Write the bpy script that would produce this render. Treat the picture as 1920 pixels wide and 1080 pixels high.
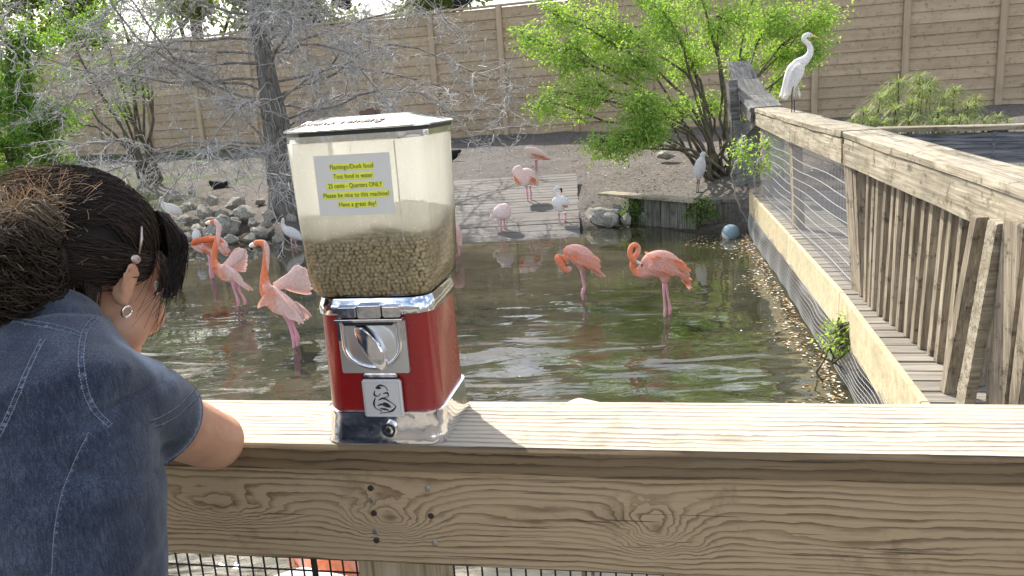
import bpy, bmesh, math, random
import numpy as np
from mathutils import Vector, Matrix
from mathutils.bvhtree import BVHTree
from mathutils import noise as mnoise
for o in list(bpy.data.objects): bpy.data.objects.remove(o, do_unlink=True)
scn = bpy.context.scene; COL = scn.collection
random.seed(7); RNG = np.random.default_rng(7)
PI = math.pi
# ------------------------------------------------------------------ camera
F = 1500.; PITCH = math.radians(13.35); ROLL = math.radians(3.9); CAMZ = 2.1
cam = bpy.data.cameras.new('camera'); camo = bpy.data.objects.new('camera', cam); COL.objects.link(camo)
cam.sensor_width = 36; cam.lens = 36*F/1920; cam.clip_start = .02; cam.clip_end = 600
RM = Matrix.Rotation(PI/2-PITCH, 3, 'X') @ Matrix.Rotation(-ROLL, 3, 'Z')
camo.matrix_world = Matrix.Translation((0, 0, CAMZ)) @ RM.to_4x4()
scn.camera = camo
scn.render.resolution_x = 1024; scn.render.resolution_y = 576
# ------------------------------------------------------------------ world, sun, exposure
SUN_EL = math.radians(44); SUN_DIR = Vector((-.47, .883, 0)).normalized()   # towards the sun, on the ground
w = bpy.data.worlds.new('World'); scn.world = w; w.use_nodes = True
nt = w.node_tree; bg = nt.nodes['Background']
sky = nt.nodes.new('ShaderNodeTexSky'); sky.sky_type = 'NISHITA'; sky.sun_disc = False
sky.sun_elevation = SUN_EL; sky.sun_rotation = math.atan2(SUN_DIR.x, SUN_DIR.y)
sky.dust_density = 3.0; sky.ozone_density = 1.0; sky.air_density = 1.0
bg.inputs[1].default_value = .15
sl = bpy.data.lights.new('sun', 'SUN'); sl.energy = 5.0; sl.angle = math.radians(.5); sl.color = (1, .94, .84)
so = bpy.data.objects.new('sun', sl); COL.objects.link(so)
sd = Vector((SUN_DIR.x*math.cos(SUN_EL), SUN_DIR.y*math.cos(SUN_EL), math.sin(SUN_EL)))
so.rotation_euler = sd.to_track_quat('Z', 'Y').to_euler()
scn.view_settings.view_transform = 'Standard'; scn.view_settings.look = 'None'
scn.view_settings.gamma = 1; scn.view_settings.exposure = .8; scn.view_settings.use_curve_mapping = False
scn.render.engine = 'CYCLES'
scn.cycles.max_bounces = 8; scn.cycles.transparent_max_bounces = 24
scn.cycles.sample_clamp_indirect = 6

# thin bright broken cloud over the whole sky
tc = nt.nodes.new('ShaderNodeTexCoord'); mpw = nt.nodes.new('ShaderNodeMapping'); mpw.inputs['Scale'].default_value = (1, 1, 2.6); nt.links.new(tc.outputs['Generated'], mpw.inputs[0])
cn = nt.nodes.new('ShaderNodeTexNoise'); cn.inputs['Scale'].default_value = 2.6; cn.inputs['Detail'].default_value = 7; cn.inputs['Roughness'].default_value = .58; nt.links.new(mpw.outputs[0], cn.inputs['Vector'])
cr0 = nt.nodes.new('ShaderNodeValToRGB'); cr0.color_ramp.elements[0].position = .49; cr0.color_ramp.elements[1].position = .66; nt.links.new(cn.outputs[0], cr0.inputs[0])
cm = nt.nodes.new('ShaderNodeMix'); cm.data_type = 'RGBA'; nt.links.new(cr0.outputs[0], cm.inputs[0]); nt.links.new(sky.outputs[0], cm.inputs[6]); cm.inputs[7].default_value = (12.5, 12.5, 12.6, 1); nt.links.new(cm.outputs[2], bg.inputs[0])
# ------------------------------------------------------------------ helpers
def ray(x, y): return RM @ Vector(((x-960)/F, -(y-540)/F, -1))
def at(x, y, Y, dy=0.):                      # point seen at photo (x, y) that stands Y metres ahead, then pushed dy along y
    d = ray(x, y); return Vector((0, 0, CAMZ)) + d*(Y/d.y) + Vector((0, dy, 0))
def atz(x, y, z):
    d = ray(x, y); return Vector((0, 0, CAMZ)) + d*((z-CAMZ)/d.z)

class E:                                     # tiny node-expression helper
    t = None
    def __init__(s, v): s.v = v
    @staticmethod
    def m(op, *a, clamp=False):
        n = E.t.nodes.new('ShaderNodeMath'); n.operation = op; n.use_clamp = clamp
        for i, q in enumerate(a):
            q = q.v if isinstance(q, E) else q
            if isinstance(q, (int, float)): n.inputs[i].default_value = q
            else: E.t.links.new(q, n.inputs[i])
        return E(n.outputs[0])
    def __add__(s, o): return E.m('ADD', s, o)
    __radd__ = __add__
    def __sub__(s, o): return E.m('SUBTRACT', s, o)
    def __rsub__(s, o): return E.m('SUBTRACT', o, s)
    def __mul__(s, o): return E.m('MULTIPLY', s, o)
    __rmul__ = __mul__
    def __truediv__(s, o): return E.m('DIVIDE', s, o)
def L(n, i, v):
    v = v.v if isinstance(v, E) else v
    if hasattr(v, 'is_output'): E.t.links.new(v, n.inputs[i])
    else:
        if isinstance(v, tuple) and len(v) == 3 and n.inputs[i].type == 'RGBA': v = v+(1,)
        n.inputs[i].default_value = v
def coords(kind='Object', scale=(1, 1, 1), rand=True):
    n = E.t.nodes.new('ShaderNodeTexCoord'); out = n.outputs[kind]
    if rand:
        oi = E.t.nodes.new('ShaderNodeObjectInfo')
        a = E.t.nodes.new('ShaderNodeVectorMath'); a.operation = 'ADD'
        sc = E.t.nodes.new('ShaderNodeVectorMath'); sc.operation = 'SCALE'
        cb = E.t.nodes.new('ShaderNodeCombineXYZ')
        for i in range(3): E.t.links.new(oi.outputs['Random'], cb.inputs[i])
        E.t.links.new(cb.outputs[0], sc.inputs[0]); sc.inputs['Scale'].default_value = 17.
        E.t.links.new(out, a.inputs[0]); E.t.links.new(sc.outputs[0], a.inputs[1]); out = a.outputs[0]
    mp = E.t.nodes.new('ShaderNodeMapping'); E.t.links.new(out, mp.inputs[0]); mp.inputs['Scale'].default_value = scale
    return mp.outputs[0]
def noise(vec, scale, detail=4, rough=.55, dist=0., out=0):
    n = E.t.nodes.new('ShaderNodeTexNoise'); E.t.links.new(vec, n.inputs['Vector'])
    n.inputs['Scale'].default_value = scale; n.inputs['Detail'].default_value = detail
    n.inputs['Roughness'].default_value = rough; n.inputs['Distortion'].default_value = dist
    return E(n.outputs[out])
def voro(vec, scale, feature='F1', out='Distance'):
    n = E.t.nodes.new('ShaderNodeTexVoronoi'); n.feature = feature; E.t.links.new(vec, n.inputs['Vector'])
    n.inputs['Scale'].default_value = scale; return E(n.outputs[out])
def sep(vec):
    n = E.t.nodes.new('ShaderNodeSeparateXYZ'); E.t.links.new(vec, n.inputs[0]); return [E(o) for o in n.outputs]
def comb(*a):
    n = E.t.nodes.new('ShaderNodeCombineXYZ')
    for i, q in enumerate(a): L(n, i, q)
    return n.outputs[0]
def ramp(f, *stops):
    n = E.t.nodes.new('ShaderNodeValToRGB'); cr = n.color_ramp
    while len(cr.elements) < len(stops): cr.elements.new(.5)
    for e, (p, c) in zip(cr.elements, stops):
        e.position = p; e.color = (c if len(c) == 4 else tuple(c)+(1,)) if not isinstance(c, (int, float)) else (c, c, c, 1)
    L(n, 0, f); return E(n.outputs[0])
def mix(f, a, b, mode='MIX'):
    n = E.t.nodes.new('ShaderNodeMix'); n.data_type = 'RGBA'; n.blend_type = mode
    for i, q in ((0, f), (6, a), (7, b)):
        q = q.v if isinstance(q, E) else q
        if isinstance(q, (int, float)): n.inputs[i].default_value = q
        elif isinstance(q, tuple): n.inputs[i].default_value = q+(1,) if len(q) == 3 else q
        else: E.t.links.new(q, n.inputs[i])
    return E(n.outputs[2])
def step(f, a, b):
    n = E.t.nodes.new('ShaderNodeMapRange'); n.interpolation_type = 'SMOOTHSTEP'
    L(n, 0, f); n.inputs[1].default_value = a; n.inputs[2].default_value = b; return E(n.outputs[0])
def bump(h, strength=.5, dist=.01):
    n = E.t.nodes.new('ShaderNodeBump'); L(n, 'Height', h); n.inputs['Strength'].default_value = strength
    n.inputs['Distance'].default_value = dist; return E(n.outputs[0])
def attr(name='col'):
    n = E.t.nodes.new('ShaderNodeAttribute'); n.attribute_name = name; return E(n.outputs['Color'])
def rnd():
    return E(E.t.nodes.new('ShaderNodeObjectInfo').outputs['Random'])
MATS = {}
def mat(name, build):
    if name in MATS: return MATS[name]
    m = bpy.data.materials.new(name); m.use_nodes = True; E.t = m.node_tree
    p = E.t.nodes['Principled BSDF']; r = build(p) or {}
    for k, v in r.items(): L(p, k, v)
    MATS[name] = m; return m
def translucent(p, col, f=.4):
    "adds a translucent lobe after the principled node"
    tr = E.t.nodes.new('ShaderNodeBsdfTranslucent'); L(tr, 0, col)
    mx = E.t.nodes.new('ShaderNodeMixShader'); mx.inputs[0].default_value = f
    E.t.links.new(p.outputs[0], mx.inputs[1]); E.t.links.new(tr.outputs[0], mx.inputs[2])
    out = [n for n in E.t.nodes if n.type == 'OUTPUT_MATERIAL'][0]
    E.t.links.new(mx.outputs[0], out.inputs[0])

# mesh helpers: geometry is a (verts list, faces list) pair
def mk(name, geo, m=None, parent=None, smooth=False, label=None, kind=None, col=None, mats=None, fmat=None, auto=None):
    v, f = geo
    me = bpy.data.meshes.new(name); me.from_pydata([tuple(p) for p in v], [], [tuple(q) for q in f]); me.update()
    o = bpy.data.objects.new(name, me); COL.objects.link(o)
    if m: me.materials.append(m)
    if mats:
        for q in mats: me.materials.append(q)
    if fmat is not None: me.polygons.foreach_set('material_index', fmat)
    if smooth: me.polygons.foreach_set('use_smooth', [True]*len(me.polygons))
    if auto is not None:
        me.polygons.foreach_set('use_smooth', [True]*len(me.polygons)); me.set_sharp_from_angle(angle=math.radians(auto))
    if col is not None:
        a = me.color_attributes.new('col', 'FLOAT_COLOR', 'POINT'); a.data.foreach_set('color', np.asarray(col, dtype=float).ravel())
    if parent: o.parent = parent; o.matrix_parent_inverse = Matrix()
    if label: o['label'] = label
    if kind: o['kind'] = kind
    return o
def thing(name, label, cat, loc=(0, 0, 0), group=None, rot=None):
    o = bpy.data.objects.new(name, None); COL.objects.link(o); o.location = loc; o['label'] = label; o['category'] = cat
    o.empty_display_size = .1
    if group: o['group'] = group
    if rot is not None: o.rotation_euler = rot
    return o
def tag(o, label, cat, group=None):
    o['label'] = label; o['category'] = cat
    if group: o['group'] = group
    return o
def struct(o): o['kind'] = 'structure'; return o
def join(*gs):
    V = []; Fc = []
    for v, f in gs:
        n = len(V); V += list(v); Fc += [tuple(i+n for i in q) for q in f]
    return V, Fc
def box(c, s, R=None, bev=0.):
    cx, cy, cz = c; hx, hy, hz = s[0]/2, s[1]/2, s[2]/2
    if bev <= 0:
        v = [Vector((x, y, z)) for x in (-hx, hx) for y in (-hy, hy) for z in (-hz, hz)]
        f = [(0, 1, 3, 2), (4, 6, 7, 5), (0, 4, 5, 1), (2, 3, 7, 6), (0, 2, 6, 4), (1, 5, 7, 3)]
    else:
        bm = bmesh.new(); bmesh.ops.create_cube(bm, size=1)
        for q in bm.verts: q.co = Vector((q.co.x*2*hx, q.co.y*2*hy, q.co.z*2*hz))
        bmesh.ops.bevel(bm, geom=list(bm.edges), offset=bev, segments=2, affect='EDGES')
        bm.verts.index_update(); v = [q.co.copy() for q in bm.verts]; f = [tuple(q.index for q in fc.verts) for fc in bm.faces]; bm.free()
    if R is not None: v = [R @ p for p in v]
    return [p+Vector(c) for p in v], f
def xf(g, loc=(0, 0, 0), R=None, s=1):
    return [((R @ Vector(p)) if R is not None else Vector(p))*s+Vector(loc) for p in g[0]], g[1]
def rz(a): return Matrix.Rotation(a, 3, 'Z')
def beam(a, b, wd, th, up=(0, 0, 1), bev=0.):
    "a board from a to b, wd across, th along up"
    a = Vector(a); b = Vector(b); d = b-a; l = d.length; x = d.normalized(); y = Vector(up).cross(x).normalized(); z = x.cross(y)
    return box((a+b)/2, (l, wd, th), Matrix((x, y, z)).transposed(), bev)
def frames(pts):
    P = [Vector(p) for p in pts]; T = []
    for i in range(len(P)):
        t = P[min(i+1, len(P)-1)]-P[max(i-1, 0)]; T.append(t.normalized() if t.length > 1e-9 else Vector((0, 0, 1)))
    n = T[0].orthogonal().normalized(); Fr = []
    for i, t in enumerate(T):
        n = (n-t*n.dot(t)); n = n.normalized() if n.length > 1e-6 else t.orthogonal().normalized()
        Fr.append((P[i], n.copy(), t.cross(n)))
    return Fr
def tube(pts, r, seg=8, cap=True, axis=None, ratio=1.):
    "swept tube; with axis, that direction's radius is multiplied by ratio"
    n = len(pts); r = [r]*n if isinstance(r, (int, float)) else r
    rt = [ratio]*n if isinstance(ratio, (int, float)) else ratio
    V = []; Fc = []
    for i, (p, a, b) in enumerate(frames(pts)):
        if axis is not None:
            ax = Vector(axis); t = a.cross(b); ax = (ax-t*ax.dot(t)).normalized(); a, b = ax, t.cross(ax)
            ra, rb = r[i]*rt[i], r[i]
        else: ra = rb = r[i]
        for k in range(seg):
            an = 2*PI*k/seg; V.append(p+a*math.cos(an)*ra+b*math.sin(an)*rb)
    for i in range(n-1):
        for k in range(seg):
            k2 = (k+1) % seg; Fc.append((i*seg+k, i*seg+k2, (i+1)*seg+k2, (i+1)*seg+k))
    if cap: Fc.append(tuple(range(seg-1, -1, -1))); Fc.append(tuple((n-1)*seg+k for k in range(seg)))
    return V, Fc
def smoothpts(pts, n):
    "Catmull-Rom resample of tuples (any length)"
    P = [np.array(p, float) for p in pts]; P = [2*P[0]-P[1]]+P+[2*P[-1]-P[-2]]; out = []
    m = len(P)-3
    for i in range(n):
        u = i/(n-1)*m; k = min(int(u), m-1); t = u-k; a, b, c, d = P[k:k+4]
        out.append(.5*((2*b)+(c-a)*t+(2*a-5*b+4*c-d)*t*t+(3*b-a-3*c+d)*t**3))
    return out
def ell(c, r, R=None, seg=20, rings=14):
    V = []; Fc = []
    for i in range(1, rings):
        ph = PI*i/rings
        for k in range(seg):
            th = 2*PI*k/seg; V.append(Vector((r[0]*math.sin(ph)*math.cos(th), r[1]*math.sin(ph)*math.sin(th), r[2]*math.cos(ph))))
    for i in range(rings-2):
        for k in range(seg):
            k2 = (k+1) % seg; Fc.append((i*seg+k, (i+1)*seg+k, (i+1)*seg+k2, i*seg+k2))
    t = len(V); V += [Vector((0, 0, r[2])), Vector((0, 0, -r[2]))]
    for k in range(seg):
        k2 = (k+1) % seg; Fc.append((t, k, k2)); Fc.append((t+1, (rings-2)*seg+k2, (rings-2)*seg+k))
    if R is not None: V = [R @ p for p in V]
    return [p+Vector(c) for p in V], Fc
def fuse(geos, voxel, it=4, fac=.5):
    "one continuous skin over overlapping closed shapes"
    me = bpy.data.meshes.new('tmp'); v, f = join(*geos); me.from_pydata([tuple(p) for p in v], [], f); me.update()
    o = bpy.data.objects.new('tmp', me); COL.objects.link(o)
    m = o.modifiers.new('r', 'REMESH'); m.mode = 'VOXEL'; m.voxel_size = voxel
    if it: s = o.modifiers.new('s', 'SMOOTH'); s.factor = fac; s.iterations = it
    dg = bpy.context.evaluated_depsgraph_get(); ev = o.evaluated_get(dg); m2 = ev.to_mesh()
    V = [q.co.copy() for q in m2.vertices]; Fc = [tuple(p.vertices) for p in m2.polygons]
    ev.to_mesh_clear(); bpy.data.objects.remove(o, do_unlink=True); bpy.data.meshes.remove(me)
    return V, Fc
def np_obj(name, V, Fq, m, parent=None, kind=None, smooth=False, col=None):
    "fast object from numpy verts (n,3) and faces (m,k)"
    me = bpy.data.meshes.new(name); n, k = Fq.shape
    me.vertices.add(len(V)); me.vertices.foreach_set('co', np.ascontiguousarray(V, dtype=np.float32).ravel())
    me.loops.add(n*k); me.loops.foreach_set('vertex_index', Fq.astype(np.int32).ravel())
    me.polygons.add(n); me.polygons.foreach_set('loop_start', np.arange(0, n*k, k, dtype=np.int32))
    me.update(calc_edges=True); me.validate()
    if smooth: me.polygons.foreach_set('use_smooth', [True]*len(me.polygons))
    if col is not None:
        a = me.color_attributes.new('col', 'FLOAT_COLOR', 'POINT'); a.data.foreach_set('color', np.asarray(col, dtype=float).ravel())
    me.materials.append(m); o = bpy.data.objects.new(name, me); COL.objects.link(o)
    if parent: o.parent = parent
    if kind: o['kind'] = kind
    return o
def np_tubes(paths, radii, seg=3):
    "paths (n,k,3), radii (n,k) -> V,F of thin tubes"
    P = np.asarray(paths, float); n, k, _ = P.shape; T = np.gradient(P, axis=1)
    T /= np.linalg.norm(T, axis=2, keepdims=True)+1e-9
    up = np.array([.31, .17, .93]); A = np.cross(T, up); A /= np.linalg.norm(A, axis=2, keepdims=True)+1e-9; B = np.cross(T, A)
    an = 2*PI*np.arange(seg)/seg
    V = P[:, :, None, :]+np.asarray(radii)[:, :, None, None]*(A[:, :, None, :]*np.cos(an)[None, None, :, None]+B[:, :, None, :]*np.sin(an)[None, None, :, None])
    V = V.reshape(-1, 3)
    i, j, s = np.meshgrid(np.arange(n), np.arange(k-1), np.arange(seg), indexing='ij')
    b = (i*k+j)*seg; s2 = (s+1) % seg
    Fq = np.stack([b+s, b+s2, b+seg+s2, b+seg+s], -1).reshape(-1, 4)
    return V, Fq
def copy_tree(o, parent=None):
    c = o.copy(); COL.objects.link(c); c.parent = parent
    for ch in list(o.children): copy_tree(ch, c)
    return c

# ------------------------------------------------------------------ materials
def wood_mat(name, c1, c2, c3, gscale=1., rough=.8, axis=0, bumps=.6, stain=None, moss=None):
    "weathered timber, grain along local axis"
    def b(p):
        s = [22*gscale]*3; s[axis] = 1.1*gscale
        v = coords('Object', tuple(s)); g = noise(v, 1.6, 6, .6, .6)
        s2 = [90*gscale]*3; s2[axis] = 2.2*gscale
        v2 = coords('Object', tuple(s2)); g2 = noise(v2, 1.5, 4, .6)
        v3 = coords('Object'); big = noise(v3, 3., 4)
        f = g*.6+g2*.4
        c = ramp(f, (.34, c1), (.5, c2), (.66, c3))
        c = mix(step(big, .45, .75)*.4, c, (c1[0]*.8, c1[1]*.8, c1[2]*.8))
        if moss is not None: c = mix(step(noise(v3, 5., 5, .7), .5, .68)*.75, c, moss)
        if stain is not None: c = mix(step(noise(v3, 9., 5, .75), .54, .66)*.8, c, stain)
        c = mix(.22, c, mix(rnd(), (.25, .22, .2), (1., 1., 1.)), 'MULTIPLY')
        return {'Base Color': c, 'Roughness': rough, 'Normal': bump(f, bumps, .004)}
    return mat(name, b)
M_deck = wood_mat('weathered_grey_timber', (.11, .095, .075), (.22, .2, .165), (.36, .33, .28), axis=0)
M_rail = wood_mat('bleached_rail_timber', (.10, .085, .055), (.30, .262, .19), (.50, .45, .35), axis=0, stain=(.06, .05, .028), moss=(.15, .125, .06))
M_slat = wood_mat('slat_timber', (.10, .08, .055), (.30, .25, .18), (.48, .42, .32), axis=2, stain=(.045, .04, .025))
M_fascia = wood_mat('yellow_fascia_timber', (.34, .285, .17), (.49, .42, .265), (.60, .53, .36), gscale=.5, axis=0, bumps=.25, stain=None)
M_bulk = wood_mat('mossy_bulkhead_timber', (.05, .045, .035), (.14, .13, .11), (.26, .25, .22), axis=2, moss=(.04, .06, .012))
M_ramp = wood_mat('muddy_ramp_timber', (.085, .078, .07), (.125, .116, .107), (.175, .163, .15), gscale=.5, axis=0, bumps=.4)
M_dark = mat('dark_shade_timber', lambda p: {'Base Color': ramp(noise(coords('Object', (1.2, 26, 26)), 2, 5, .65, .8), (.36, (.035, .037, .045)), (.5, (.12, .125, .14)), (.64, (.22, .225, .24))), 'Roughness': .85})
M_wallboard = wood_mat('wall_board', (.40, .30, .19), (.48, .365, .24), (.54, .42, .29), gscale=.3, axis=0, bumps=.25, stain=(.20, .145, .09))
M_wallpost = wood_mat('wall_post', (.42, .315, .205), (.50, .385, .26), (.57, .45, .32), gscale=.3, axis=2, bumps=.4)

def near_wood(knots, pal, bands, axis_amp, bumpd):
    "close-up board: growth rings as contours that bend round knots"
    def b(p):
        v = coords('Object', rand=False); x, y, z = sep(v)
        xs = comb(x*1.6, y*1.6, z*7.); wv = noise(xs, 1., 3, .5)
        h = z+y+(wv-.5)*axis_amp; kw1 = noise(comb(x*14, y*22, z*22), 1., 3, .6); kw2 = noise(comb(x*16+7., y*24, z*24), 1., 3, .6)
        for kx, kz, a, sx, sz in knots:
            dx = (x-kx)/sx+(kw1-.5)*1.1; dz = (z+y-kz)/sz+(kw2-.5)*1.1
            h = h+E.m('EXPONENT', (dx*dx+dz*dz)*-1.)*a*(1+(kw2-.5)*.5)
        fine = noise(comb(x*6., y*60., z*60.), 3., 4, .65)
        ph = h*bands+(fine-.5)*.55+noise(comb(x*3, y*10, z*10), 3., 3)*.9
        saw = E.m('FRACT', ph)
        ring = step(saw, .38, .92)*(1-step(saw, .93, 1.))
        streak = noise(comb(x*5., y*220., z*220.), 2., 3, .7)
        c = mix(ring*(.38+.58*step(noise(comb(x*1.5, y*12, z*12), 3., 3), .35, .65)), pal[0], pal[1])
        c = mix(step(streak, .42, .72)*.35, c, pal[2])
        c = mix(step(noise(comb(x*2, y*6, z*6), 2.5, 4), .45, .75)*.35, c, pal[3])
        crack = step(noise(comb(x*2.5, y*150, z*150), 1.3, 2), .66, .70)*step(noise(v, 7., 2), .42, .55)
        c = mix(step(noise(v, 11., 5, .75), .56, .7)*.35, c, pal[1]); c = mix(crack*.7, c, (.035, .025, .018))
        for kx, kz, a, sx, sz in knots:
            dx = (x-kx)/(sx*.16); dz = (z+y-kz)/(sz*.2)
            c = mix(E.m('EXPONENT', (dx*dx+dz*dz)*-1.)*.6, c, pal[1])
        return {'Base Color': c, 'Roughness': .72, 'Specular IOR Level': .3, 'Normal': bump((1-ring)*.7+fine*.3-crack*.6, .8, bumpd)}
    return b
M_sideboard = mat('rail_side_board_wood', near_wood([(-.19, -.022, .075, .06, .03), (-.13, .018, .016, .05, .02), (.20, -.022, .070, .055, .036), (-.47, -.012, .05, .10, .028), (.46, -.036, .016, .16, .022), (.03, -.02, .010, .12, .02)],
     [(.42, .31, .185), (.12, .072, .034), (.27, .185, .10), (.34, .25, .15)], 95, .035, .0010))
M_cap = mat('rail_cap_wood', near_wood([(-.3, .05, .012, .05, .02), (.3, -.03, .01, .2, .03)],
     [(.45, .40, .315), (.10, .075, .05), (.27, .225, .17), (.40, .35, .27)], 70, .03, .0022))
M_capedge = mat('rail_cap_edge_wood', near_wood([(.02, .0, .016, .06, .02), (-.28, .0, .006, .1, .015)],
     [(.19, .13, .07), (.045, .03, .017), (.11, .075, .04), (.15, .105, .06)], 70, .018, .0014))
M_post = mat('rail_post_wood', lambda p: {'Base Color': ramp(noise(coords('Object', (40, 40, 1.2)), 2., 5, .6), (.35, (.2, .15, .09)), (.5, (.4, .32, .2)), (.65, (.48, .39, .26))), 'Roughness': .75})

def ground_b(p):
    v = coords('Object', rand=False); x, y, z = sep(v)
    n1 = noise(v, 1.2, 6, .65); n2 = noise(v, 14., 6, .7); n3 = noise(v, 60., 3, .7)
    c = ramp(n2*.6+n3*.4, (.32, (.068, .061, .055)), (.5, (.13, .12, .112)), (.68, (.205, .193, .18)))
    mul = step(x, .4, 2.2)+(1-step(x, -4.6, -3.2))*(1-step(y, 17.5, 19.5))
    chips = voro(v, 26., out='Color')
    cc = ramp(sep(chips.v)[0], (0., (.07, .055, .045)), (.6, (.16, .135, .11)), (1., (.30, .26, .22)))
    c = mix(E.m('MINIMUM', mul, 1.)*step(n1, .3, .5)*.45, c, cc)
    c = mix(step(n1*.7+n2*.3, .5, .6)*.55, c, (.1, .085, .07))
    grass = (1-step(x, -6.5, -5.2))*step(noise(v, .8, 4), .45, .6)
    c = mix(grass*.8, c, ramp(n3, (.3, (.03, .05, .012)), (.7, (.1, .14, .04))))
    wet = 1-step(z, .0, .12)
    c = mix(wet*.75, c, (.035, .03, .02))
    return {'Base Color': c, 'Roughness': .95, 'Specular IOR Level': .15, 'Normal': bump(n2*.6+n3*.4+voro(v, 22.)*.3, .9, .05)}
M_ground = mat('bank_soil', ground_b)
def water_b(p):
    t = E.t; v = coords('Object', rand=False); x, y, z = sep(v)
    # ripples: long low waves, stretched across the view, stronger towards the boardwalk on the left
    w1 = noise(comb(x*.9, y*2.4+x*.3, z), 1.45, 1, .4, .8); w2 = noise(comb(x*1.2+4., y*3.2-x*.2, z), 4.2, 1.5, .5, .8)
    w3 = noise(comb(x, y, z), .7, 2, .5)
    near = (1-step(y, 4.5, 9.5))*(1-step(x, .5, 2.2)*.7)
    amp = .045+near*(.25+1.5*step(w3, .38, .6))
    h = (w1*.95+w2*.10)*amp
    nrm = bump(h, .7, .075)
    mud = noise(v, 1.1, 5, .6)
    shallow = step(y, 10.2, 12.4)*(1-step(x, .9, 1.4))*step(x, -2.9, -2.3)
    c = ramp(mud, (.3, (.030, .032, .017)), (.5, (.052, .052, .028)), (.7, (.080, .074, .043)))
    c = mix(shallow*.5, c, (.19, .165, .105))
    d = t.nodes.new('ShaderNodeBsdfDiffuse'); L(d, 0, c)
    tr = t.nodes.new('ShaderNodeBsdfTransparent'); tr.inputs[0].default_value = (.62, .6, .4, 1)
    m1 = t.nodes.new('ShaderNodeMixShader'); m1.inputs[0].default_value = .74
    t.links.new(tr.outputs[0], m1.inputs[1]); t.links.new(d.outputs[0], m1.inputs[2])
    gl = t.nodes.new('ShaderNodeBsdfGlossy'); gl.inputs['Roughness'].default_value = .015; L(gl, 'Normal', nrm); gl.inputs[0].default_value = (1, 1, 1, 1)
    fr = t.nodes.new('ShaderNodeFresnel'); fr.inputs[0].default_value = 1.62; L(fr, 'Normal', nrm)
    m2 = t.nodes.new('ShaderNodeMixShader'); t.links.new(fr.outputs[0], m2.inputs[0]); t.links.new(m1.outputs[0], m2.inputs[1]); t.links.new(gl.outputs[0], m2.inputs[2])
    out = [n for n in t.nodes if n.type == 'OUTPUT_MATERIAL'][0]; t.links.new(m2.outputs[0], out.inputs[0])
M_water = mat('pond_water', water_b)
def rock_b(p):
    v = coords('Object'); n = noise(v, 5., 8, .7); k = noise(v, 30., 4, .7)
    c = ramp(n*.6+k*.4, (.36, (.15, .135, .11)), (.5, (.38, .36, .31)), (.64, (.58, .56, .51)))
    c = mix(step(noise(v, 8., 3), .52, .66)*.5, c, (.05, .07, .02))
    return {'Base Color': c, 'Roughness': .92, 'Normal': bump(n+k*.5, 1., .03)}
M_rock = mat('limestone', rock_b)
def leaf_mat(name, a, b_, c_, tr=.45):
    def b(p):
        v = coords('Object', rand=False)
        at_ = attr('col'); c = mix(sep(at_.v)[0], a, b_); c = mix(step(noise(v, 1.3, 3), .45, .62)*.7, c, c_)
        translucent(p, mix(1., c, (1.9, 2.0, .9), 'MULTIPLY'), tr)
        return {'Base Color': c, 'Roughness': .55}
    return mat(name, b)
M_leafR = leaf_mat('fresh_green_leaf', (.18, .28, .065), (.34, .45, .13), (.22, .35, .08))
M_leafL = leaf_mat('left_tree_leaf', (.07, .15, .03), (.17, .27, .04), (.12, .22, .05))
M_leafbg = leaf_mat('distant_leaf', (.1, .14, .04), (.2, .24, .08), (.16, .19, .07), .5)
M_papy = leaf_mat('papyrus_leaf', (.12, .19, .06), (.24, .27, .11), (.3, .28, .17), .35)
M_bark = mat('grey_bark', lambda p: (lambda v, n: {'Base Color': ramp(n, (.35, (.09, .08, .07)), (.65, (.25, .235, .21))), 'Roughness': .95, 'Normal': bump(n, 1., .02)})(0, noise(coords('Object', (1, 1, .2), rand=False), 22., 6, .7)))
M_twig = mat('pale_twig', lambda p: {'Base Color': ramp(noise(coords('Object', rand=False), 4., 3), (.3, (.33, .315, .295)), (.7, (.58, .56, .535))), 'Roughness': .8})
M_limb = mat('grey_limb', lambda p: {'Base Color': ramp(noise(coords('Object', rand=False), 9., 4), (.35, (.15, .14, .125)), (.65, (.30, .285, .26))), 'Roughness': .9})
M_stem = mat('olive_stem', lambda p: {'Base Color': ramp(noise(coords('Object', rand=False), 9., 4), (.35, (.07, .06, .045)), (.65, (.17, .15, .1))), 'Roughness': .9})

def feather_b(p):
    v = coords('Object', rand=False)
    c = attr('col'); n = noise(v, 60., 4, .7)
    c = mix(.5, c, ramp(n, (.35, (.5, .5, .5)), (.6, (1, 1, 1))), 'MULTIPLY')
    translucent(p, c, .22)
    return {'Base Color': c, 'Roughness': .75, 'Specular IOR Level': .2, 'Normal': bump(n, .5, .006)}
M_feather = mat('feathers', feather_b)
def plain(name, c, rough=.5, metal=0., **k):
    return mat(name, lambda p: dict({'Base Color': c, 'Roughness': rough, 'Metallic': metal}, **k))
M_legpink = plain('pink_leg_skin', (.62, .3, .36), .5)
M_legdark = plain('dark_leg_skin', (.05, .05, .05), .5)
M_billp = plain('pale_bill', (.8, .68, .6), .4)
M_billk = plain('black_bill_tip', (.02, .02, .02), .35)
M_billy = plain('yellow_bill', (.75, .5, .12), .4)
M_eye = plain('eye', (.02, .015, .01), .1)
M_wire = plain('black_wire', (.018, .018, .018), .5)
M_galv = plain('galvanised_wire', (.5, .5, .52), .35, .6)
M_net = plain('netting_cord', (.5, .5, .48), .7)
M_screw = plain('rusty_screw', (.06, .045, .035), .6, .5)
M_screwg = plain('zinc_screw', (.45, .43, .4), .35, .9)
M_under = plain('under_deck_shade', (.025, .022, .018), .95)

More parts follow.
